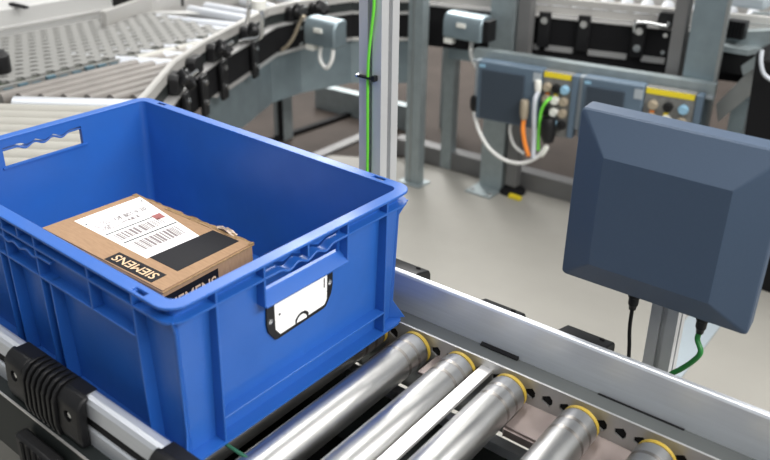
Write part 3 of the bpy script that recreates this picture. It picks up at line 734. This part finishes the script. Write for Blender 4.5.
def star_knob(p, parent, up=Vector((0, 0, 1)), r=0.024):
    bm = B(); pts = []
    for k in range(30):
        a = 2*PI*k/30; rr = r*(0.80+0.20*math.cos(5*a)); pts.append((rr*math.cos(a), rr*math.sin(a)))
    a, b = frame_of(up); slab(bm, pts, lambda x, y: p+a*x+b*y, lambda x, y: p+a*x+b*y+up*0.026)
    k = obj('star_knob', bm, 'black_plastic', parent, bevel=0.003)
    bm = B(); cyl(bm, p+up*0.026, p+up*0.052, 0.005, n=10); obj('stud', bm, 'screw_steel', k)
    return k
def side_clamp(p, n, d, parent, knob=True, drop=0.13):
    """block on the rail plus a strap down the side; p on the inner line, n away from the deck, d along the line"""
    bm = B(); slab(bm, [(-0.034, -0.006), (0.034, -0.006), (0.034, 0.036), (0.024, 0.046), (-0.024, 0.046), (-0.034, 0.036)], lambda s, z: p+d*s+n*0.001+Vector((0, 0, z)), lambda s, z: p+d*s+n*0.030+Vector((0, 0, z)))
    cl = obj('clamp_block', bm, 'black_plastic', parent, bevel=0.004)
    bm = B(); slab(bm, [(-0.020, -drop), (0.020, -drop), (0.024, -0.008), (-0.024, -0.008)], lambda s, z: p+d*s+n*0.031+Vector((0, 0, z)), lambda s, z: p+d*s+n*0.044+Vector((0, 0, z)))
    obj('strap', bm, 'black_plastic', cl, bevel=0.003)
    for z in (-0.03, -0.09):
        bm = B(); c = p+n*0.044+Vector((0, 0, z)); cyl(bm, c, c+n*0.006, 0.008, n=10); obj('bolt', bm, 'screw_steel', cl)
    if knob: star_knob(p+n*0.034+Vector((0, 0, 0.022)), cl, (n*0.8+Vector((0, 0, 0.6))).normalized(), 0.032)
    return cl
for u, v, kn in ((172, 78, True), (190, 62, False), (214, 48, True), (247, 30, True)):
    p = on(u, v, 2, 0.03)
    best = min(((p-(a.lerp(b, t/20))).length, i, a.lerp(b, t/20), (b-a).normalized()) for i, (a, b) in enumerate(zip(INNER, INNER[1:])) for t in range(21))
    q, d = best[2], best[3]; n = Vector((d.y, -d.x, 0))
    side_clamp(Vector((q.x, q.y, 0)), n, d, curve, kn)
for u, v in ((281, 8), (309, 3)):
    p = on(u, v, 2, 0.03)
    best = min(((p-(a.lerp(b, t/20))).length, i, a.lerp(b, t/20), (b-a).normalized()) for i, (a, b) in enumerate(zip(INNER, INNER[1:])) for t in range(21))
    q, d = best[2], best[3]; side_clamp(Vector((q.x, q.y, 0)), Vector((d.y, -d.x, 0)), d, curve, True, 0.02)
# rollers of the curve: radial, from the inner line outwards
def ipoint(P, s):
    for a, b in zip(P, P[1:]):
        L = (b-a).length
        if s <= L: return a.lerp(b, s/L), (b-a).normalized()
        s -= L
    return P[-1], (P[-1]-P[-2]).normalized()
bm = B(); cyl(bm, (0, 0, 0), (0, 0.43, 0), 0.024, n=20)
bmesh.ops.recalc_face_normals(bm, faces=bm.faces); rme = bpy.data.meshes.new('roller'); bm.to_mesh(rme); bm.free(); rme.materials.append(MATS['aluminium'])
for p_ in rme.polygons: p_.use_smooth = True
rme.set_sharp_from_angle(angle=math.radians(40))
def line_roller(parent, p, d, z=-0.026, sy=1.0, me=rme):
    o = link('roller', me, parent); ang = math.atan2(d.y, d.x)
    o.location = p+Vector((0, 0, z))-root_of(parent).location; o.rotation_euler = (0, 0, ang); o.scale = (1, sy, 1)
    return o
smooth_norm = []
s = 0.62
while s < 1.9:
    p, d = ipoint(INNER, s); _, d2 = ipoint(INNER, min(s+0.15, 1.95)); _, d1 = ipoint(INNER, max(0, s-0.15)); dm = (d1+d2+d).normalized()
    n = Vector((-dm.y, dm.x, 0)); line_roller(curve, p+n*0.03, dm); s += 0.082
OUT = [p+n*0.52 for p, n in zip(INNER[4:], normals(INNER[4:]))]
sw('outer_guide', OUT, [(0, -0.10), (0, 0.05), (0.02, 0.05), (0.02, -0.10)], 'offwhite_guide', curve)
# leg under the galvanised panel
for u, v in ((284, 140), (445, 128)):
    p = on(u, v, 2, FZ); x, y = p.x, p.y
    if u == 284:
        q = onplane(281, 70, INNER[5]+Vector((0.012, 0, 0)), Vector((1, 0, 0))); x, y = -1.53, q.y
        x = on(284, 138, 2, FZ).x; y = on(284, 138, 2, FZ).y
        bm = B(); box(bm, x-0.03, x+0.03, y-0.03, y+0.03, FZ, -0.25); obj('leg', bm, 'galvanised', curve)
        bm = B(); box(bm, x-0.001, x+0.0305, y-0.0335, y-0.0302, FZ, -0.30); obj('leg_channel', bm, 'black_matt', curve)
# low floor beams seen under the loop
def beam(name, a, b, w_, z0, z1, m, label):
    a, b = Vector(a), Vector(b); d = (b-a).normalized(); n = Vector((-d.y, d.x, 0))*w_/2
    bm = B(); slab(bm, [(0, -1), (1, -1), (1, 1), (0, 1)], lambda t, s: Vector((*(a.lerp(b, t)+n*s).xy, z0))-Vector((a.x, a.y, FZ)), lambda t, s: Vector((*(a.lerp(b, t)+n*s).xy, z1))-Vector((a.x, a.y, FZ)))
    o = obj(name, bm, m, None); o.location = (a.x, a.y, FZ); return tag(o, label, 'beam')
a, b = on(318, 84, 2, FZ+0.12), on(420, 108, 2, FZ+0.12)
beam('floor_beam', a, b, 0.05, FZ+0.0015, FZ+0.12, 'galvanised', 'galvanised low beam crossing under the rear loop left of the column')
a, b = on(270, 143, 2, FZ), on(362, 112, 2, FZ)
beam('floor_rail', a, b, 0.03, FZ+0.0015, FZ+0.02, 'black_matt', 'thin dark rail on the brown floor left of the column')
a, b = on(310, 160, 2, FZ), on(375, 132, 2, FZ)
beam('floor_rail', a, b, 0.05, FZ+0.0015, FZ+0.012, 'beam_grey', 'thin grey rail on the brown floor nearest the crate')
a, b = on(398, 152, 2, FZ), on(640, 218, 2, FZ)
beam('floor_beam', a, b, 0.06, FZ+0.0015, FZ+0.075, 'beam_grey', 'long grey floor beam running behind the steel posts')
# grey-blue motor box on the curve
def motor(u0, v0, u1, v1, y, label, depth=0.07, cap=True):
    a, b = on(u0, v0, 1, y), on(u1, v1, 1, y)
    t = thing('motor_box', ((a.x+b.x)/2, y, b.z), label, 'motor box', 'grey motor boxes on the rear line')
    bm = B(); prof = [(0, b.z), (0, a.z-0.03), (0.012, a.z-0.006), (0.03, a.z), (depth, a.z), (depth, b.z)]
    slab(bm, prof, lambda d, z: (a.x, y+d, z), lambda d, z: (b.x, y+d, z)); obj('cover', bm, 'galvanised_blue', t, bevel=0.006)
    mx = (a.x+b.x)/2
    bm = B(); box(bm, mx-0.018, mx+0.018, y-0.006, y+0.001, a.z-0.045, a.z-0.03); obj('latch', bm, 'connector_white', t)
    if cap: bm = B(); box(bm, b.x+0.001, b.x+0.022, y+0.012, y+depth, b.z+0.005, a.z-0.012); obj('side_cap', bm, 'black_plastic', t)
    bm = B(); box(bm, a.x+0.005, a.x+0.04, y+0.005, y+0.03, b.z-0.022, b.z-0.001); obj('gland', bm, 'connector_white', t)
    return t, a, b
t, a, b = motor(303, 17, 334, 50, 1.66, 'grey-blue motor box hanging on the curved conveyor side', cap=False)
x0 = (a.x*0.4+b.x*0.6)
cable('white_cable', [Vector((x0-0.02, 1.68, b.z-0.001)), Vector((x0-0.022, 1.675, b.z-0.05)), Vector((x0+0.012, 1.67, b.z-0.075)), Vector((x0+0.035, 1.675, b.z-0.04)), Vector((x0+0.036, 1.68, b.z-0.001))], 0.007, 'cable_white', 'short white cable loop under the motor box left of the column')
t, a, b = motor(443, 12, 480, 44, 2.05, 'grey-blue motor box on the straight rear conveyor right of the column')
cable('white_cable', [Vector((b.x-0.06, 2.09, b.z-0.001)), Vector((b.x-0.055, 2.085, b.z-0.06)), Vector((b.x-0.01, 2.08, b.z-0.12)), Vector((b.x+0.005, 2.09, b.z-0.2)), Vector((b.x-0.02, 2.10, b.z-0.3))], 0.008, 'cable_white', 'white cable dropping from the motor box right of the column')
# bent rod fence post on the corner knob
p = on(249, 31, 2, 0.06); p2 = on(258, 12, 1, p.y)
t = thing('bent_rod', p, 'bent chrome bracket rod standing on the rear curve', 'rod')
bm = B(); tube(bm, spline([p+Vector((-.01, 0, 0.02)), on(249, 8, 1, p.y), on(248, -10, 1, p.y), on(247, -60, 1, p.y)], 6), 0.007, 10); obj('upright', bm, 'aluminium_bright', t, smooth=True)
qs = [on(u, v, 1, p.y-0.03) for u, v in ((240, 42), (246, 40), (256, 39), (261, 36), (262, 28), (262, 16), (260, 8), (254, 5), (249, 8))]
bm = B(); tube(bm, spline(qs, 6), 0.007, 10); obj('bent_arm', bm, 'screw_steel', t, smooth=True)
bm = B(); c = on(259, 6, 1, p.y-0.03); cyl(bm, c+Vector((0, 0, -0.008)), c+Vector((0, 0, 0.018)), 0.022, n=14); obj('cap', bm, 'connector_white', t, smooth=True)
# thin brown lead next to the motor box
cable('dark_cable', [on(304, 16, 1, 1.60), on(300, 22, 1, 1.61), on(294, 36, 1, 1.62), on(288, 45, 1, 1.62), on(282, 50, 1, 1.62)], 0.006, 'connector_tan', 'thin tan lead running down beside the left motor box')

# straight rear conveyor
rear = thing('rear_conveyor', (-0.4, 2.5, FZ), 'straight rear conveyor with white guide rails and black side panels', 'conveyor')
NB = 0
sw('guide_rail', BACK, [(0.0, 0.029), (0.0, 0.052), (0.003, 0.056), (0.015, 0.056), (0.018, 0.052), (0.018, 0.029)], 'offwhite_guide', rear)
sw('guide_rail', BACK, [(0.0, -0.004), (0.0, 0.024), (0.018, 0.024), (0.018, -0.004)], 'offwhite_guide', rear)
sw('flange', BACK, [(-0.03, -0.014), (-0.03, -0.008), (0.05, -0.008), (0.05, -0.014)], 'aluminium_bright', rear)
sw('side_panel', BACK, [(-0.024, -0.170), (-0.024, -0.0145), (0.0, -0.0145), (0.0, -0.170)], 'black_matt', rear)
bd = (BACK[3]-BACK[0]).normalized(); bn = Vector((-bd.y, bd.x, 0))
for s_ in [0.02+0.078*k for k in range(22)]:
    p, d = ipoint(BACK, s_); line_roller(rear, p+bn*0.03, bd)
sw('far_guide', [p+bn*0.50 for p in BACK], [(0, -0.12), (0, 0.055), (0.02, 0.055), (0.02, -0.12)], 'offwhite_guide', rear)
for u0, u1 in ((545, 572), (588, 626), (642, 665), (533, 538)):
    n = -bn; pl = BACK[1]+n*0.025
    a, b = onplane(u0, 52, pl, bn), onplane(u1, 58, pl, bn)
    sa, sb = (a-BACK[0]).dot(bd), (b-BACK[0]).dot(bd)
    bm = B(); slab(bm, [(sa, -0.134), (sb, -0.134), (sb, -0.114), (sa, -0.114)], lambda s, z: BACK[0]+bd*s+n*0.0245+Vector((0, 0, z)), lambda s, z: BACK[0]+bd*s+n*0.032+Vector((0, 0, z))); obj('slot_bar', bm, 'aluminium_bright', rear)
for u, v in ((544, 35), (583, 38), (637, 50)):
    n = -bn; q = onplane(u, v, BACK[1]+n*0.03, bn); s_ = (q-BACK[0]).dot(bd); p, d = ipoint(BACK, s_)
    bm = B(); slab(bm, [(-0.022, -0.12), (0.022, -0.12), (0.022, 0.01), (-0.022, 0.01)], lambda s, z: p+bd*s+n*0.031+Vector((0, 0, z)), lambda s, z: p+bd*s+n*0.045+Vector((0, 0, z))); st = obj('strap', bm, 'black_plastic', rear, bevel=0.003)
    for z in ((-0.02,) if u < 600 else (-0.025, -0.085)):
        bm = B(); c = p+n*0.045+Vector((0, 0, z)); cyl(bm, c, c+n*0.008, 0.013, n=12); obj('bolt', bm, 'screw_steel', st)
qs = [onplane(u, v, BACK[1]-bn*0.055, bn) for u, v in ((633, 42), (633, 35), (637, 32), (648, 33), (664, 36), (668, 32))]
bm = B(); tube(bm, spline(qs, 6), 0.006, 10); obj('bent_rod', bm, 'screw_steel', rear, smooth=True)
q = onplane(668, 24, BACK[1], bn); p, d = ipoint(BACK, (q-BACK[0]).dot(bd)); side_clamp(p, -bn, bd, rear, False, 0.01)
for s_ in (0.12, 1.6):
    p, d = ipoint(BACK, s_)
    bm = B(); c = p+bn*0.06; box(bm, c.x-0.025, c.x+0.025, c.y-0.02, c.y+0.02, FZ, -0.06); obj('leg', bm, 'galvanised', rear)
p = on(445, 128, 2, FZ); bm = B(); box(bm, p.x-0.02, p.x+0.02, p.y-0.02, p.y+0.02, FZ, -0.05); obj('leg', bm, 'galvanised', rear)
bm = B(); a = BACK[0]+bn*0.012+bd*0.12; slab(bm, [(0.12, -0.22), (0.62, -0.22), (0.62, -0.126), (0.12, -0.126)], lambda s, z: BACK[0]+bd*s+bn*0.004+Vector((0, 0, z)), lambda s, z: BACK[0]+bd*s+bn*0.012+Vector((0, 0, z))); obj('lower_panel', bm, 'galvanised_blue', rear)

for o in rear.children:
    if o.name.split('.')[0] != 'leg': o.location.z += 0.034
# posts by the right unit
yr = 2.165
def rpost(name, u0, u1, m, label, y, dep):
    xa, xb = on(u0, 0, 1, y).x, on(u1, 0, 1, y).x
    t = thing(name, ((xa+xb)/2, y, FZ), label, 'post')
    bm = B(); slab(bm, [(xa, y), (xb, y), (xb, y+dep), (xb-0.003, y+dep), (xb-0.003, y+0.003), (xa+0.003, y+0.003), (xa+0.003, y+dep), (xa, y+dep)], lambda x, yy: (x, yy, FZ), lambda x, yy: (x, yy, 1.3)); obj('channel', bm, m, t)
    return t, xa, xb
rpost('thin_steel_post', 676.5, 690, 'beam_grey', 'narrow grey post above the right control unit', 2.205, 0.04)
t, xa, xb = rpost('steel_post', 695, 728, 'galvanised_blue', 'wide bluish galvanised post above the right control unit', 2.185, 0.05)
bm = B(); box(bm, xb+0.0005, xb+0.010, 2.183, 2.20, FZ, 1.3); obj('edge_strip', bm, 'frame_steel', t)

# cross conveyor end at the right
cx = thing('crossing_conveyor', on(740, 45, 2, 0)*1.0, 'dark conveyor end with galvanised frame at the right edge', 'conveyor')
cx.location = (0.10, 2.45, FZ)
def cpx(u, v, y): return on(u, v, 1, y)
a, b = cpx(722, 50, 2.30), cpx(745, 76, 2.30)
bm = B(); slab(bm, [(a.x, b.z), (b.x+0.02, b.z), (b.x+0.02, a.z), (a.x, a.z)], lambda x, z: (x, 2.30, z), lambda x, z: (x+0.25, 3.0, z)); obj('side_panel', bm, 'black_plastic', cx)
bm = B(); a, b = cpx(716, 45, 2.285), cpx(742, 50, 2.285)
slab(bm, [(a.x, a.z-0.018), (b.x+0.02, a.z-0.018), (b.x+0.02, a.z), (a.x, a.z)], lambda x, z: (x, 2.285, z), lambda x, z: (x+0.25, 3.0, z)); obj('flange', bm, 'galvanised', cx)
a, b = cpx(727, 20, 2.33), cpx(743, 40, 2.33)
bm = B(); box(bm, a.x, b.x, 2.33, 2.37, b.z, a.z); fb_ = obj('finned_block', bm, 'black_plastic', cx)
for i in range(5):
    bm = B(); xx = a.x+(b.x-a.x)*(i+0.2)/5; box(bm, xx, xx+0.006, 2.322, 2.3298, b.z, a.z); obj('fin', bm, 'black_matt', fb_)
a, b = cpx(770, 50, 2.2), cpx(716, 112, 2.2)
for du, m in ((0, 'galvanised'),):
    p1, p2, p3, p4 = [cpx(*q_, 2.2) for q_ in ((770, 46), (770, 58), (743, 76), (741, 66))]
    bm = B(); slab(bm, [(p.x, p.z) for p in (p1, p2, p3, p4)], lambda x, z: (x, 2.2, z), lambda x, z: (x, 2.24, z)); obj('brace', bm, 'galvanised', cx)
    p1, p2, p3, p4 = [cpx(*q_, 2.22) for q_ in ((752, 68), (754, 92), (718, 122), (716, 104))]
    bm = B(); slab(bm, [(p.x, p.z) for p in (p1, p2, p3, p4)], lambda x, z: (x, 2.22, z), lambda x, z: (x, 2.26, z)); obj('brace', bm, 'frame_steel', cx)
a = cpx(733, 98, 2.25); bm = B(); box(bm, a.x, a.x+0.05, 2.25, 2.30, FZ, a.z); obj('leg', bm, 'galvanised_blue', cx)
a, b = cpx(742, 20, 2.45), cpx(790, 14, 2.45)
bm = B(); slab(bm, [(0, 0), (1, 0), (1, 1), (0, 1)], lambda s, t_: cpx(716+70*s, 33-3*s, 2.36)+Vector((0, 0, -0.05*t_)), lambda s, t_: cpx(716+70*s, 33-3*s, 2.36)+Vector((0.16*s, 0.45, -0.05*t_))); obj('deck_plate', bm, 'galvanised', cx)
a, b = cpx(729, -6, 2.6), cpx(764, 11, 2.6)
bm = B(); box(bm, a.x, b.x, 2.6, 2.8, b.z, a.z); o = obj('white_housing', bm, 'unit_light', None, bevel=0.01); tag(o, 'pale grey housing at the top right corner above the crossing conveyor', 'housing')
# dark cabinet and hose at the right edge
a = on(752, 60, 1, 2.05)
bm = B(); slab(bm, [(on(756, 52, 1, 2.05).x, on(756, 52, 1, 2.05).z), (on(752, 140, 1, 2.05).x, FZ), (0.9, FZ), (0.9, 0.05), (on(766, 40, 1, 2.05).x, 0.05)], lambda x, z: (x, 2.05, z), lambda x, z: (x, 2.20, z)); o = obj('dark_cabinet', bm, 'black_matt', None, bevel=0.006)
tag(o, 'black cabinet side at the right picture edge above the slate panel', 'cabinet')
cable('grey_cable', [on(762, 50, 1, 2.02), on(761, 62, 1, 2.01), on(764, 74, 1, 2.01), on(774, 82, 1, 2.02)], 0.006, 'cable_grey', 'thin grey cable on the black cabinet at the right edge')

# ================================================================== belt table and diagonal rollers at the upper left
tbl = thing('belt_conveyor', (-1.75, 0.95, FZ), 'modular belt conveyor table with staggered grey links at upper left', 'conveyor')
BX0, BX1, BY0, BY1 = -2.02, -1.515, 0.60, 1.44
bm = B(); box(bm, BX0, BX1-0.01, BY0, BY1, -0.03, -0.008); obj('belt_base', bm, 'belt_pit', tbl)
bm = B(); pts = [(-0.0195, -0.0222), (0.003, -0.0222), (0.006, -0.0120), (0.0205, -0.0100), (0.0205, 0.0100), (0.006, 0.0120), (0.003, 0.0222), (-0.0195, 0.0222)]
slab(bm, pts, lambda x, y: (x, y, -0.0079), lambda x, y: (x, y, 0.0)); bmesh.ops.recalc_face_normals(bm, faces=bm.faces)
lm = bpy.data.meshes.new('belt_link'); bm.to_mesh(lm); bm.free(); lm.materials.append(MATS['belt_grey'])
for i in range(12):
    for j in range(18):
        o = link('belt_link', lm, tbl); o.location = Vector((BX0+0.022+i*0.0408, BY0+0.025+j*0.0452+(0.0226 if i % 2 else 0), 0))-tbl.location
for j in range(20):
    bm = B(); y = BY0+0.01+j*0.0412; dx = random.uniform(-0.004, 0.006); box(bm, BX1+0.0015, BX1+0.010+dx, y, y+0.026, -0.030, -0.010+dx); obj('edge_comb', bm, 'teal_plastic', tbl)
bm = B(); box(bm, BX1-0.0095, BX1+0.001, BY0, BY1, -0.03, -0.0061); obj('nose_bar', bm, 'belt_grey', tbl)
for x, y0, y1 in ((-1.472, 0.575, 1.38), (-1.424, 0.605, 1.34), (-1.376, 0.64, 1.26), (-1.328, 0.677, 1.15), (-1.280, 0.715, 1.05), (-1.232, 0.752, 0.965), (-1.184, 0.79, 0.88)):
    bm = B(); cyl(bm, (x, y0, -0.028), (x, y1, -0.028), 0.0225, n=20); obj('roller', bm, 'roller_brown', tbl, smooth=True)
for y0, y1 in ((1.02, 1.16), (1.17, 1.26)):
    bm = B(); cyl(bm, (-1.485, y0, -0.016), (-1.485, y1, -0.016), 0.018, n=16); obj('cream_roller', bm, 'roller_cream', tbl, smooth=True)
bm = B(); slab(bm, [(BX0-0.02, 0.60), (-1.02, 0.60), (-1.06, 0.72), (-1.22, 0.94), (-1.33, 1.13), (-1.44, 1.40), (BX0-0.02, 1.40)], lambda x, y: (x, y, -0.10), lambda x, y: (x, y, -0.060)); obj('deck_pan', bm, 'belt_pit', tbl)
# white cover behind the belt
cov = thing('white_cover', (-2.3, 1.0, FZ), 'long white machine cover along the far edge of the belt table', 'cover')
x0 = BX0-0.022
bm = B(); slab(bm, [(x0, -0.01), (x0, 0.012), (x0-0.028, 0.016), (x0-0.030, 0.075), (x0-0.30, 0.085), (x0-0.30, -0.01)], lambda x, z: (x, 0.3, z), lambda x, z: (x, 1.345, z)); obj('cover_body', bm, 'white_paint', cov, bevel=0.004)
bm = B(); box(bm, x0-0.002, x0+0.004, 0.3, 1.30, 0.0125, 0.022); obj('bright_strip', bm, 'aluminium_bright', cov)
p = on(18.5, 5, 2, 0.0835); bm = B(); box(bm, p.x-0.05, p.x+0.05, p.y-0.008, p.y+0.008, 0.0780, 0.0858); obj('slot', bm, 'black_matt', cov)
for y in (0.45, 1.25):
    bm = B(); box(bm, x0-0.25, x0-0.2, y, y+0.05, FZ, -0.011); obj('leg', bm, 'galvanised', cov)
# black blocks beyond the cover
blk = thing('black_module', on(145, 9, 2, 0.0), 'black module with white post beyond the belt table', 'module'); blk.location = (-2.1, 1.5, FZ)
q0 = on(138, 9, 2, 0.0); q1 = on(153, 7.5, 2, 0); q2 = on(158, 5, 2, 0); q3 = on(184, 3, 2, 0)
bm = B(); slab(bm, [(q0.x, q0.y), (q1.x, q1.y), (q1.x-0.2, q1.y), (q0.x-0.2, q0.y)], lambda x, y: (x, y, -0.012), lambda x, y: (x, y, 0.10)); obj('block', bm, 'black_plastic', blk)
bm = B(); slab(bm, [(q2.x, q2.y), (q3.x, q3.y), (q3.x-0.2, q3.y), (q2.x-0.2, q2.y)], lambda x, y: (x, y, -0.012), lambda x, y: (x, y, 0.10)); obj('block', bm, 'black_plastic', blk)
bm = B(); slab(bm, [(q1.x+.002, q1.y+.002), (q2.x+.002, q2.y-.002), (q2.x-0.1, q2.y-.002), (q1.x-0.1, q1.y+.002)], lambda x, y: (x, y, -0.012), lambda x, y: (x, y, 0.12)); obj('white_post', bm, 'white_paint', blk)
bm = B(); a, b = on(145, 12, 2, 0.0), on(200, 10, 2, 0.0); a.y = max(a.y, 1.47)
slab(bm, [(a.x, a.y), (b.x, b.y), (b.x-0.07, b.y), (a.x-0.07, a.y)], lambda x, y: (x, y, -0.0165), lambda x, y: (x, y, -0.0125)); obj('base_sheet', bm, 'white_paint', blk)
bm = B(); box(bm, -2.35, -2.30, 1.5, 1.55, FZ, -0.0125); obj('leg', bm, 'galvanised', blk)

# diagonal roller bed between the foreground conveyor and the belt table
diag = thing('diagonal_roller_bed', (-1.1, 0.5, FZ), 'diagonal bed of cream rollers behind the crate handle', 'conveyor')
a, b = on(12, 96.5, 2, 0), on(150, 100, 2, 0); dd = (b-a).normalized(); nn = Vector((dd.y, -dd.x, 0))
for k in range(10):
    L0, L1 = (0.0, 0.345) if k == 0 else (-0.42, 0.37+0.03*k)
    off = 0.0 if k == 0 else 0.012+0.0495*k
    if off > 0.52: break
    p0, p1 = a+dd*L0+nn*off, a+dd*L1+nn*off
    # keep clear of the foreground conveyor's end
    def clip(p, q):
        if p.x > -0.715 or q.x > -0.715: 
            t = (-0.715-p.x)/(q.x-p.x); q = p.lerp(q, max(0, min(1, t)))
        return p, q
    p0, p1 = clip(p0, p1)
    if (p1-p0).length < 0.05: continue
    bm = B(); r = 0.021 if k == 0 else 0.0235
    lathe(bm, p0+Vector((0, 0, -r)), p1-p0, [(0, r*0.6), (0.004, r), ((p1-p0).length-0.004, r), ((p1-p0).length, r*0.6)], 22)
    obj('roller', bm, 'aluminium' if k == 0 else 'roller_cream', diag, smooth=True)
bm = B(); slab(bm, [(-1.62, 0.02), (-0.70, 0.02), (-0.70, 0.40), (-1.0, 0.57), (-1.62, 0.57)], lambda x, y: (x, y, -0.10), lambda x, y: (x, y, -0.058)); obj('bed_pan', bm, 'roller_cream', diag)
for x, y in ((-1.55, 0.06), (-0.88, 0.06), (-1.05, 0.48)):
    bm = B(); box(bm, x, x+0.05, y, y+0.05, FZ, -0.10); obj('leg', bm, 'galvanised', diag)
for x, y in ((-1.95, 0.62), (-1.95, 1.30), (-1.55, 1.30), (-1.20, 0.7)):
    bm = B(); box(bm, x, x+0.05, y, y+0.05, FZ, -0.10); obj('leg', bm, 'galvanised', tbl)
# black knob at the left picture edge and galvanised corner plate
p = on(-1, 62, 2, 0.03); bm = B(); lathe(bm, (0, 0, 0), (0, 0, 1), [(0, 0.022), (0.012, 0.030), (0.055, 0.030), (0.070, 0.018)], 18)
o = obj('round_knob', bm, 'black_plastic', None, smooth=True); o.location = (p.x, p.y, -0.0075); tag(o, 'round black knob on the belt table corner at the left edge', 'knob')
bm = B(); c = [on(u, v, 2, -0.004) for u, v in ((4, 72), (30, 78), (22, 84), (-20, 96), (-20, 80))]
slab(bm, [(p.x, p.y) for p in c], lambda x, y: (x, y, -0.058), lambda x, y: (x, y, -0.0345)); obj('corner_plate', bm, 'strip_metal', tbl)
